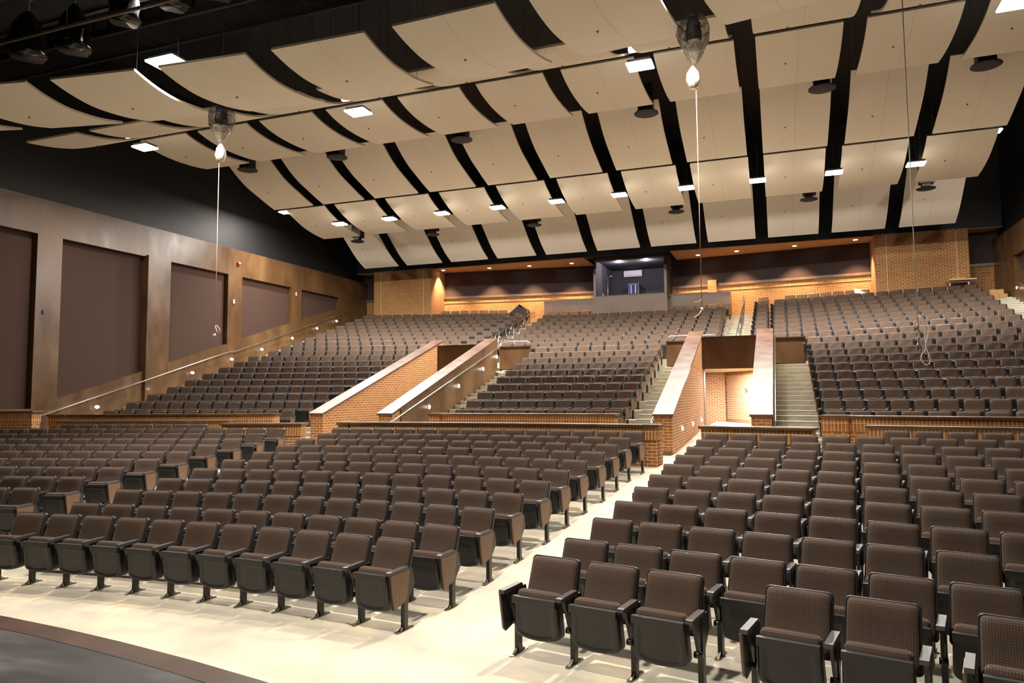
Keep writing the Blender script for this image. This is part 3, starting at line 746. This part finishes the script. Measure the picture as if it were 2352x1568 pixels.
# catwalk and pipes seen between the clouds
def catwalk(label, y, z, x0, x1):
    t = thing('catwalk', label, 'catwalk', ((x0+x1)/2, y, z)); h = (x1-x0)/2
    for q in (-.46, .46):
        mb = MB(); mb.box((-h, q-.04, -.06), (h, q+.04, .12)); mb.obj('beam', M['black'], t)
    g = MB(); n = int((x1-x0)/.06)
    for i in range(n): g.box((-h+i*.06, -.42, -.02), (-h+i*.06+.02, .42, .02))
    g.obj('grating', M['black'], t)
    for zz in (.55, 1.05):
        for q in (-.46, .46):
            r = MB(); r.tube([(-h, q, zz), (h, q, zz)], .02, 6); r.obj('rail', M['black'], t)
    m = int((x1-x0)/1.6)
    for i in range(m+1):
        x = -h+i*(2*h)/m
        for q in (-.46, .46):
            p = MB(); p.box((x-.03, q-.03, 0), (x+.03, q+.03, 3.1)); p.obj('post', M['black'], t)
    return t
catwalk('black grated catwalk above the clouds nearest the stage', 12.6, 10.9, -13, 13)
catwalk('black grated catwalk with posts over stage edge, upper left', 9.3, 9.75, -14, 6)
for i, (y, z) in enumerate(((8.4, 8.55), (8.0, 9.3), (10.0, 10.4))):
    t = thing('lighting_pipe', ('lowest', 'middle', 'highest')[i]+' long black lighting pipe in front of catwalk', 'pipe', (-4, y, z))
    mb = MB(); mb.tube([(-10, 0, 0), (9, 0, 0)], .03); mb.obj('pipe', M['darkrail'], t)
    for k in range(9):
        mb = MB(); mb.tube([(-9+k*2.1, 0, .03), (-9+k*2.1, 0, 14-z)], .012, 6); mb.obj('hanger', M['black'], t)
for i, (x, y, z, r) in enumerate(((-6.4, 9.0, 8.75, .30), (-5.2, 9.0, 8.65, .26), (-4.0, 9.0, 8.95, .24), (-2.9, 9.0, 9.0, .22), (-2.0, 9.1, 9.05, .2))):
    t = thing('bagged_spotlight', '%s stage light wrapped in shiny black plastic, upper left' % ('leftmost', 'second', 'middle', 'fourth', 'rightmost')[i], 'stage light', (x, y, z), 'bagged stage lights over the stage')
    mb = MB(); mb.lathe([(.04, .72), (r*.4, .62), (r*.75, .45), (r, .2), (r*.9, 0), (r*1.1, -.12)][::-1], seg=28, wob=.07); mb.obj('bag', M['blackbag'], t)
    mb = MB(); mb.tube([(0, 0, .7), (0, 0, 1.1)], .02); mb.box((-.05, -.05, .95), (.05, .05, 1.1)); mb.obj('clamp', M['baseb'], t)

# round ceiling diffusers
names6 = ['leftmost', 'second from left', 'third from left', 'third from right', 'second from right', 'rightmost']
for i, x in enumerate((-11.6, -7.75, -3.0, 3.0, 7.8, 11.65)):
    t = thing('ceiling_diffuser', 'large round charcoal air diffuser, front row, '+names6[i], 'air diffuser', (x, 20.95, 10.55), 'round diffusers below the fourth cloud row')
    mb = MB(); mb.lathe([(.05, 0), (.30, .01), (.36, .03), (.35, .05), (.22, .09)], seg=32); mb.obj('disc', M['diffuser'], t)
    mb = MB(); mb.box((-.22, -.2, .08), (.20, .2, .9)); bevel(mb.obj('duct', M['black'], t), .02)
for i, x in enumerate((-11.4, -7.6, -2.9, 2.9, 7.65, 11.4)):
    t = thing('ceiling_diffuser', 'small round charcoal air diffuser, back row, '+names6[i], 'air diffuser', (x, 28.0, 9.27), 'round diffusers below the second cloud row')
    mb = MB(); mb.lathe([(.05, 0), (.26, .01), (.31, .03), (.30, .05), (.17, .09)], seg=32); mb.obj('disc', M['diffuser'], t)
    mb = MB(); mb.box((-.13, -.12, .08), (.13, .12, .35)); mb.box((-.2, -.18, .2), (.24, .18, 1.2)); mb.obj('duct', M['black'], t)

# ------------------------------------------------------------------ lamps
def highbay(label, x, y, z, r, power, grp, sidegl=False, cone=None):
    t = thing('high_bay_light', label, 'ceiling light', (x, y, z), grp)
    mb = MB(); mb.box((-r*.9, -r*.7, .05), (r*.9, r*.7, .12)); bevel(mb.obj('housing', M['black'], t), .01)
    mb = MB(); mb.box((-r, -r*.8, .0), (r, r*.8, .05)); bevel(mb.obj('lens', M['lens'], t), .02)
    mb = MB(); mb.tube([(0, 0, .14), (0, 0, 13.9-z)], .005, 5); mb.obj('stem', M['black'], t)
    if sidegl:
        mb = MB(); mb.box((-.17, -.55, .16), (.17, -.42, .36)); mb.obj('lit_patch', M['patch_glow'], t)  # added box, glows by itself to imitate the lit opening above the lamp
    lamp('high_bay_lamp', 'AREA', (0, 0, -.03), power, WARM, r*1.6, t, cone=cone)
    return t
k = 0
for i in range(-4, 6):
    x = 2.376*(i-.5)*.985+.12
    highbay('glowing high bay light between cloud columns %s and %s from left' % (ORD[i+5], ORD[i+6]), x, 25.1, 9.36, .26, 560, 'high bay lights under the second cloud row')
highbay('glowing high bay light left of the leftmost cloud column', -13.05, 25.0, 10.08, .24, 420, 'high bay lights under the second cloud row')
highbay('glowing high bay light at right wall beyond the last clouds', 12.75, 25.2, 10.15, .24, 420, 'high bay lights under the second cloud row')
for x, nm in ((-11.6, 'leftmost'), (-4.0, 'second from left'), (3.64, 'second from right'), (11.1, 'rightmost')):
    highbay('large glaring work light above the fourth cloud row, '+nm, x, 16.4, 9.93, .30, 250, 'work lights between the cloud rows', True, cone=2.3)
highbay('large glaring work light hanging between clouds near stage, left', -5.05, 11.0, 9.1, .36, 500, 'work lights by the stage', cone=2.2)
highbay('large work light hanging between clouds near stage, right', 5.05, 11.0, 9.1, .36, 500, 'work lights by the stage', cone=2.2)
highbay('work light cut by top edge of picture over stage', -3.75, 9.2, 9.36, .16, 260, 'work lights by the stage', cone=2.2)
highbay('work light over stage behind the picture', 3.0, 3.5, 9.6, .3, 600, 'work lights by the stage', cone=2.2)

# ------------------------------------------------------------------ ropes and bags
def bag(label, x, y, ztop, h1, r, zend, loopfn, lowdx=0):
    t = thing('bagged_hoist', label, 'plastic bag', (x, y, ztop))
    mb = MB(); mb.lathe([(r*.82, -h1*.55), (r*.93, -h1*.45), (r, -h1*.3), (r*.95, -.12), (r*.75, -.01), (r*.4, .02)], seg=40, wob=.06); mb.obj('film', M['film'], t)
    mb = MB(); mb.lathe([(.015, -h1), (.05, -h1+.04), (r*.42, -h1+.16), (r*.66, -h1*.66), (r*.82, -h1*.55)], seg=40, wob=.06); mb.obj('gathered_film', M['film_pale'], t)
    mb = MB(); mb.lathe([(.01, -h1-.40), (.08, -h1-.38), (.115, -h1-.25), (.10, -h1-.12), (.04, -h1-.02), (.015, -h1+.01)], (lowdx, 0, 0), 24, wob=.09); mb.obj('knotted_end', M['film_dense'], t)
    mb = MB(); mb.lathe([(r*.45, -h1*.62), (r*.5, -h1*.3), (r*.42, -.08)], seg=18); mb.box((-r*.3, -r*.3, -h1*.35), (r*.3, r*.3, .02)); mb.obj('hoist', M['black'], t)
    mb = MB(); mb.tube([(.02, 0, .0), (.02, 0, 13.9-ztop)], .01, 6); mb.obj('hanger', M['black'], t)
    return t
Yr = 12.7
bag('clear plastic bag knotted round a hoist, upper left, rope hanging', -5.24, Yr, 8.86, .84, .285, 3.6, None)
bag('clear plastic bag knotted round a hoist, top right of centre', 5.24, Yr, 8.92, .86, .285, 3.6, None, -.03)
def rope(label, x, y, z1, z0, mat, extra, r=.008):
    t = thing('hanging_rope', label, 'rope', (x, y, z0))
    mb = MB(); mb.tube([(0, 0, 0), (0, 0, z1-z0)], r, 6); mb.obj('cord', mat, t)
    for nm, pts, rr, m in extra:
        mb = MB(); mb.tube(pts, rr, 6); mb.obj(nm, m, t)
    return t
rope('pink hanging rope ending in small loop before left wall panels', -5.28, Yr, 7.7, 3.66, M['rope'],
     [('loop', [(0, 0, .24), (.06, 0, .22), (.13, 0, .14), (.14, 0, .07), (.10, 0, .04), (.04, 0, .12), (0, 0, .22)], .008, M['rope']),
      ('knot', [(-.05, 0, .0), (0, 0, .04), (.0, 0, -.01)], .02, M['ropew'])])
rope('pink hanging rope with frayed ends before control booth', 5.26, Yr, 7.7, 3.75, M['rope'],
     [('frayed_end', [(0, 0, 0), (-.04, 0, -.07), (-.1, 0, -.12), (-.14, 0, -.13)], .009, M['ropew']),
      ('side_end', [(0, 0, .17), (-.05, 0, .13), (-.12, 0, .13)], .008, M['rope']),
      ('knot', [(-.01, 0, .03), (.02, 0, -.02)], .02, M['ropew'])])
t = rope('pale hanging rope with chain and long loop before right rear seats', 8.52, Yr, 9.9, 3.38, M['ropew'],
     [('loop', [(0, 0, .12), (.06, 0, .09), (.13, 0, .02), (.155, 0, -.10), (.13, 0, -.2), (.10, 0, -.33), (.09, 0, -.42), (.03, 0, -.5), (.02, 0, -.58), (.08, 0, -.66), (.13, 0, -.64), (.15, 0, -.57), (.13, 0, -.48), (.10, 0, -.4), (.085, 0, -.2), (.09, 0, -.05), (.04, 0, .08), (0, 0, .12)], .007, M['ropew'])], .008)
ch = MB()
for i in range(4):
    zc = -.07-i*.105; pts = []
    for a in range(13):
        an = 2*PI*a/12; u, v = .026*math.sin(an), .065*math.cos(an)
        pts.append((u*(1 if i % 2 else .35), u*(.35 if i % 2 else 1), zc+v))
    ch.tube(pts, .008, 6)
ch.obj('chain', M['chrome'], t)

# ------------------------------------------------------------------ theatre seats
def rrect(w0, w1, z0, z1, r, n=4, arc_bottom=0.):
    """outline (x,z), bottom width w0, top width w1, counter-clockwise"""
    pts = []
    cs = [(w0/2-r, z0+r, -90), (w1/2-r, z1-r, 0), (-w1/2+r, z1-r, 90), (-w0/2+r, z0+r, 180)]
    for cx, cz, a0 in cs:
        for i in range(n+1):
            a = math.radians(a0+90*i/n); pts.append((cx+r*math.cos(a), cz+r*math.sin(a)))
    if arc_bottom:
        pts = [(x, z-(arc_bottom*(1-(2*x/w0)**2) if z < z0+r*1.5 else 0)) for x, z in pts]
        add = []; m = n*2
        for i in range(1, m):
            x = -w0/2+r+(w0-2*r)*i/m; add.append((x, z0-arc_bottom*(1-(2*x/w0)**2)))
        pts = pts+add
    return pts
def pad(mb, out, fr, levels, mi=0, close=True, back=None):
    """stack of shrunken outlines: levels [(inset, y offset)], fr maps (x,y,z)"""
    cx = sum(p[0] for p in out)/len(out); cz = sum(p[1] for p in out)/len(out)
    w = max(abs(p[0]-cx) for p in out); h = max(abs(p[1]-cz) for p in out)
    rings = []
    for ins, yo in levels:
        sx, sz = (w-ins)/w, (h-ins)/h
        rings.append([fr(cx+(x-cx)*sx, yo, cz+(z-cz)*sz) for x, z in out])
    n = len(out); vs = [v for r in rings for v in r]
    fs = [(i*n+k, (i+1)*n+k, (i+1)*n+(k+1) % n, i*n+(k+1) % n)[::-1] for i in range(len(rings)-1) for k in range(n)]
    vs.append(fr(cx, levels[-1][1]-(.004 if levels[-1][1] < levels[0][1] else -.0), cz)); c = len(vs)-1
    L = (len(rings)-1)*n
    fs += [(L+k, L+(k+1) % n, c) for k in range(n)]
    fs.append(tuple(range(n))[::-1])
    mb.add(vs, fs, mi, True)

RECL = math.radians(20)
def fr_back(x, y, z):      # reclined frame: z measured along the back from its foot
    zz = z; return (x, .045+math.sin(RECL)*zz+math.cos(RECL)*y, .385+math.cos(RECL)*zz-math.sin(RECL)*y)
def fr_seat(x, y, z):      # folded seat, leaning slightly
    a = math.radians(7); return (x, -.125-math.sin(a)*(z-.18)+y, z)

def puff(mb, w0, w1, z0, z1, r, t, fr, curve, n):
    """upholstered pad: grid with rolled edges; curve(v) lets the face dip towards its middle"""
    T = [-1, -.975, -.9, -.72, -.4, 0, .4, .72, .9, .975, 1] if n > 2 else [-1, -.86, 0, .86, 1]
    h = (z1-z0)/2; vs = []
    for v in T:
        z = z0+h*(1+v); d = max(0, abs(v)*h-(h-r)); cut = r-math.sqrt(max(0, r*r-d*d))
        hw = (w0+(w1-w0)*(v*.5+.5))/2-cut
        for u in T:
            f = (1-abs(u)**9)*(1-abs(v)**9)
            y = -t*(f**.5)+curve(v)*f*(1-.35*u*u)
            vs.append(fr(u*hw, y, z))
    m = len(T)
    fs = [(j*m+i, j*m+i+1, (j+1)*m+i+1, (j+1)*m+i) for j in range(m-1) for i in range(m-1)]
    mb.add(vs, fs, 0, True)

def seat_meshes(n):
    D = {}
    mb = MB(); o = rrect(.49, .475, 0, .475, .035, n)
    pad(mb, o, fr_back, [(0, .03), (0, .0), (.004, -.012), (.012, -.014), (.014, -.004)]); D['backrest'] = (mb, 'frame')
    mb = MB(); mb.xz = True
    puff(mb, .468, .452, .010, .465, .034, .060, fr_back, lambda v: .016*math.sin(PI*(v*.5+.5))*1.0+.010*math.cos(PI*v*1.0), n); D['back_cushion'] = (mb, 'fabric')
    mb = MB(); o = rrect(.44, .42, .22, .56, .045, n, .035)
    pad(mb, o, fr_seat, [(0, .06), (.0, -.035), (.008, -.05), (.02, -.056)]+([(.045, -.058), (.05, -.052), (.09, -.052)] if n > 2 else [])); D['seat_pan'] = (mb, 'plastic')
    if n > 2:
        mb.box((-.21, -.245, .50), (.21, -.20, .562))
    mb = MB(); mb.xz = True; o = rrect(.42, .41, .24, .60, .04, n)
    pad(mb, o, lambda x, y, z: fr_seat(x, y, z), [(.01, .0), (0, .03), (0, .075), (.015, .10), (.06, .115)]); D['seat_cushion'] = (mb, 'fabric')
    # armrest centred on x=0
    mb = MB()
    mb.prism([(-.028, -.31, .585), (-.028, -.30, .612), (-.028, .0, .618), (-.028, .02, .595), (-.028, .0, .58), (-.028, -.29, .577)], (.056, 0, 0)); D['armrest'] = (mb, 'arm')
    mb = MB()
    mb.box((-.022, -.05, .012), (.022, .012, .58))
    mb.prism([(-.012, -.22, .578), (-.012, .1, .578), (-.012, .14, .42), (-.012, .0, .26), (-.012, -.1, .3)], (.024, 0, 0))
    if n > 2: mb.tube([(-.03, -.1, .30), (.03, -.1, .30)], .028, 8)
    D['stanchion'] = (mb, 'frame')
    mb = MB()
    pts = []
    m = 4 if n > 2 else 2
    for i in range(m+1):
        a = PI*i/m; pts.append((-.028*math.cos(a), -.135-.028*math.sin(a)))
    for i in range(m+1):
        a = PI*i/m; pts.append((.028*math.cos(a), .10+.028*math.sin(a)))
    mb.prism([(x, y, 0) for x, y in pts], (0, 0, .008))
    mb.prism([(-.01, -.12, .008), (-.01, .09, .008), (-.01, .02, .05), (-.01, -.06, .05)], (.02, 0, 0))
    D['foot_plate'] = (mb, 'steel')
    mb = MB(); mb.box((-.026, -.0, .5), (.026, .10, .66)); D['arm_block'] = (mb, 'arm')
    mb = MB(); mb.prism([(.0, -.29, .575), (.0, .015, .575), (.0, -.02, .335), (.0, -.06, .29), (.0, -.22, .25), (.0, -.235, .27)], (.02, 0, 0)); D['side_panel'] = (mb, 'laminate')
    mb = MB(); mb.prism([(0, -.3, .582), (0, .02, .582), (0, -.015, .33), (0, -.055, .283), (0, -.222, .242), (0, -.242, .262)], (-.012, 0, 0)); D['panel_backing'] = (mb, 'black')
    return D
HI = seat_meshes(4); LO = seat_meshes(1)
HM = {k: v[0].mesh('seat_'+k, M[v[1]]) for k, v in HI.items()}

# every row: (block, row number, Y0 of the back tops, floor z, [x of right/left edges])
SEATS = []   # dict(block,row,i,n,x,y,z,rz,endL,endR,pitch)
def row(block, rn, Y0, zf, xL, N, dx, w=.49, endL=True, endR=True):
    """xL: x of the left edge of the first back"""
    for i in range(N):
        xc = xL+.245+i*dx; s = dsag(xc); rz = -math.atan(s)
        yt = Y0-sag(xc); ox = xc+.205*math.sin(rz)*1; oy = yt-.205*math.cos(rz)
        SEATS.append(dict(block=block, row=rn, i=i, n=N, x=ox, y=oy, z=zf, rz=rz, eL=(endL and i == 0), eR=(endR and i == N-1), p=dx/math.cos(rz)))
zf_ = lambda m: max(0, m-2)*.0765
CR = [2.93, 3.046, 3.149, 3.224, 3.326, 3.388, 3.448, 3.544, 3.614, 3.672, 3.777]
CL_ = [-2.434, -2.51, -2.667, -2.712, -2.808, -2.931, -2.952, -3.045, -3.196, -3.224, -3.385]
CN = [10, 10, 11, 11, 11, 12, 12, 12, 13, 13, 13]
for m in range(1, 12):
    dx = (CR[m-1]-CL_[m-1])/CN[m-1]
    row('centre front', m, 6.9+.86*(m-1), zf_(m), CL_[m-1]-.49, CN[m-1]+1, dx)
RL_ = [4.28, 4.335, 4.42, 4.495, 4.573, 4.64, 4.715, 4.79, 4.87, 4.95, 5.02]
row('right front', 1, 6.9, 0, 4.275, 3, .55, endR=False)
row('right front', 1, 6.9, 0, 6.33, 2, .555, endR=False)
row('right front', 1, 6.9, 0, 7.68, 6, .555)
for m in range(2, 12):
    xl = RL_[m-1]; dx = .552 if m % 2 else .557
    if m in (10, 11): dx = .535 if m == 11 else .555
    N = int((13.3-xl)/dx)
    row('right front', m, 6.9+.86*(m-1), zf_(m), xl, N, dx)
row('right front', 12, 6.9+.86*11, zf_(12), 8.21, 9, .505)
for m in range(1, 12):
    xr = -RL_[m-1]-.06 if m > 1 else -4.28; dx = .532
    if m > 7: dx = .522
    N = int((13.3+xr)/dx)
    row('left front', m, 6.9+.86*(m-1), zf_(m), xr-.49-(N-1)*dx, N, dx)
row('left front', 12, 6.9+.86*11, zf_(12), -11.81, 8, .509)
# rear
for k in range(1, 21):
    Y0 = 19.55+.86*(k-1); z = tier_z(k)
    if k <= 10: row('centre rear', k, Y0, z, -2.52-.01*(k-1), 9, .56)
    elif k <= 18: row('centre rear', k, Y0, z, -4.36-.012*(k-11), 16, .545)
    elif k == 19:
        row('centre rear', k, Y0, z, -4.45, 4, .55); row('centre rear', k, Y0, z, 1.75, 5, .54)
    for s in (1, -1):
        if k <= 9: xi, xo = 7.43, 13.45+.03*k
        elif k == 10: xi, xo = 7.34, 13.5
        elif k <= 19: xi, xo = 6.29, 13.5+.03*(k-10)
        else: xi, xo = 6.75, 10.2
        dx = .485 if k < 20 else .48
        N = int(round((xo-xi)/dx)); dx = (xo-xi)/N
        nm = 'right rear' if s > 0 else 'left rear'
        row(nm, k, Y0, z, xi if s > 0 else -xo, N, dx)
        if 11 <= k <= 20: row(nm+' single', k, Y0, z, 5.60 if s > 0 else -6.10, 1, .5)

# size and visibility in the picture
for d in SEATS:
    p = project((d['x'], d['y'], d['z']+.6)); d['px'] = p
    d['vis'] = p is not None and -60 < p[0] < 2412 and -20 < p[1] < 1700
vis = [d for d in SEATS if d['vis']]
vis.sort(key=lambda d: d['px'][2])
front_ = vis[:300]; rest = vis[300:]

def seat_thing(d):
    side = 'left' if d['i'] < d['n']/2 else 'right'
    k = (d['i']+1) if side == 'left' else d['n']-d['i']
    lab = 'brown theatre seat, %s block, %s row from stage, %s from %s end' % (d['block'], ORD[d['row']], ORD[k], side)
    if d['block'] == 'right front' and d['row'] == 1:
        g = {3: 'left group of three', 2: 'group of two', 6: 'group at right edge'}[d['n']]
        lab = 'brown theatre seat, right front block, first row, %s, %s from left' % (g, ORD[d['i']+1])
    t = thing('theatre_seat', lab, 'seat', (d['x'], d['y'], d['z']), 'folding theatre seats', d['rz'])
    def part(name, key, x=0, parent=t, flip=False, lab=None, sx=1):
        o = bpy.data.objects.new(name, HM[key]); COL.objects.link(o); o.parent = parent; o.location = (x, 0, 0)
        if flip: o.scale = (-1, 1, 1)
        if sx != 1: o.scale = (sx, 1, 1)
        if lab: o['label'] = lab
        return o
    w = d['p']/2; sx = min(1.03, (d['p']-.06)/.495)
    b = part('backrest', 'backrest', sx=sx); c = part('cushion', 'back_cushion', 0, b)
    s = part('seat_pan', 'seat_pan', sx=sx); c = part('seat_cushion', 'seat_cushion', 0, s)
    part('armrest', 'armrest', w)
    l = part('stanchion', 'stanchion', w); part('foot_plate', 'foot_plate', 0, l)
    if d['eR']:
        q = part('side_panel', 'side_panel', w+.018, lab='wood laminate end panel'); part('backing', 'panel_backing', 0, q)
    if d['eL']:
        part('armrest', 'armrest', -w); l = part('stanchion', 'stanchion', -w); part('foot_plate', 'foot_plate', 0, l)
        q = part('side_panel', 'side_panel', -w-.018, flip=True, lab='wood laminate end panel'); part('backing', 'panel_backing', 0, q)
    return t
for d in front_: seat_thing(d)

# the remaining rows, one object
mats = [M['frame'], M['fabric'], M['plastic'], M['arm'], M['laminate'], M['steel'], M['black']]
mi = {'arm_block': 3, 'backrest': 0, 'back_cushion': 1, 'seat_pan': 2, 'seat_cushion': 1, 'armrest': 3, 'stanchion': 0, 'side_panel': 4, 'panel_backing': 6}
big = MB()
for d in rest:
    c, s = math.cos(d['rz']), math.sin(d['rz'])
    w = d['p']/2; sx = min(1.06, (d['p']-.045)/.495)
    def put(key, dx=0, fl=1, sx=1):
        src = LO[key][0]
        vs = []
        for (x, y, z) in src.v:
            X = x*fl*sx+dx; vs.append((d['x']+c*X-s*y, d['y']+s*X+c*y, d['z']+z))
        fs = src.f if fl > 0 else [f[::-1] for f in src.f]
        o = len(big.v); big.v += vs; big.f += [tuple(i+o for i in f) for f in fs]; big.m += [mi[key]]*len(fs); big.sm += [False]*len(fs)
    for key in ('backrest', 'back_cushion', 'seat_pan', 'seat_cushion'): put(key, 0, 1, sx)
    put('armrest', w); put('stanchion', w); put('arm_block', w)
    if d['eL']: put('armrest', -w); put('stanchion', -w); put('side_panel', -w-.018, -1)
    if d['eR']: put('side_panel', w+.018)
o = big.obj('theatre_seats', mats)
tag(o, 'remaining rows of brown folding theatre seats filling the raked rear blocks', 'seats', 'folding theatre seats', 'stuff')

# ------------------------------------------------------------------ loose things at the back
def carton(label, x, y, z, w, d, h, rz=0, grp=None, rx=0):
    t = thing('cardboard_box', label, 'box', (x, y, z), grp, rz); t.rotation_euler = (rx, 0, rz)
    mb = MB(); mb.box((-w/2, -d/2, 0), (w/2, d/2, h)); mb.obj('carton', M['card'], t)
    mb = MB(); mb.box((-w/2-.001, -.025, h), (w/2+.001, .025, h+.003)); mb.box((-.004, -d/2-.002, .0), (.004, -d/2, h)); mb.obj('tape', M['baseb'], t)
    return t
zt = tier_z(19)
carton('long flat cardboard box at bottom of stack by right wall', 14.30, 32.35, zt, .7, .5, .18, 0, 'cardboard boxes by the right wall')
carton('cardboard box in middle of stack by right wall', 14.38, 32.33, zt+.185, .55, .45, .2, .05, 'cardboard boxes by the right wall')
carton('topmost cardboard box of stack by right wall', 14.33, 32.35, zt+.39, .45, .42, .17, 0, 'cardboard boxes by the right wall')
t = thing('board_stack', 'long wooden boards stacked across back row seats, top right', 'boards', (13.25, 32.95, 6.62))
for i, (z, w, h) in enumerate(((0, 1.0, .04), (.09, .95, .05), (.15, .45, .04))):
    mb = MB(); mb.box((-.45+.1*i, -.12, z), (-.45+.1*i+w, .18, z+h)); mb.obj('board', M['wood'] if i else M['rack'], t)
for x in (-.35, .3):
    mb = MB(); mb.box((x, -.1, -.14), (x+.05, -.05, .0)); mb.obj('batten', M['wood'], t)
t = thing('leaning_board', 'pale board leaning over seats before right brick pier', 'panel', (9.85, 34.0, 6.5)); t.rotation_euler = (-.9, .15, .1)
mb = MB(); mb.box((-.28, -.02, 0), (.28, .02, .35)); bevel(mb.obj('sheet', M['whiteboardm'], t), .01)
mb = MB(); mb.box((-.2, .02, .1), (.2, .04, .13)); mb.obj('batten', M['wood'], t)
t = thing('loose_cover', 'dark plastic cover tented over seats beside upper left stairs', 'cover', (-5.95, 34.3, 6.2))
mb = MB(); mb.prism([(-.75, 0, 0), (.55, 0, .02), (.42, 0, .34), (.1, 0, .66), (-.1, 0, .5)], (0, .06, 0)); mb.prism([(.1, 0, .66), (.45, 0, .4), (.5, 0, .3), (.08, 0, .58)], (0, .5, 0)); mb.obj('sheet', M['diffuser'], t)
mb = MB(); mb.tube([(-.7, .03, .04), (-.1, .03, .53), (.1, .03, .68), (.45, .03, .38)], .012, 6); mb.obj('edge', M['baseb'], t)
t = thing('conduit', 'thin dark conduit on brick back wall right of booth', 'conduit', (4.95, 35.42, 6.05))
mb = MB(); mb.tube([(0, 0, 0), (0, 0, .85)], .012, 6); mb.obj('tube', M['darkrail'], t); mb = MB(); mb.box((-.03, -.02, .45), (.03, .02, .8)); mb.obj('box', M['baseb'], t)

# ------------------------------------------------------------------ world and view
w = bpy.data.worlds.new('world'); scene.world = w; w.use_nodes = True
w.node_tree.nodes['Background'].inputs[0].default_value = (.5, .42, .34, 1); w.node_tree.nodes['Background'].inputs[1].default_value = .02
scene.view_settings.view_transform = 'Standard'; scene.view_settings.look = 'None'
scene.view_settings.exposure = .32; scene.view_settings.gamma = 1; scene.view_settings.use_curve_mapping = False
scene.cycles.use_denoising = True
try: scene.cycles.denoiser = 'OPENIMAGEDENOISE'
except Exception: pass
scene.cycles.max_bounces = 6; scene.cycles.diffuse_bounces = 4; scene.cycles.glossy_bounces = 3
scene.cycles.sample_clamp_indirect = 4
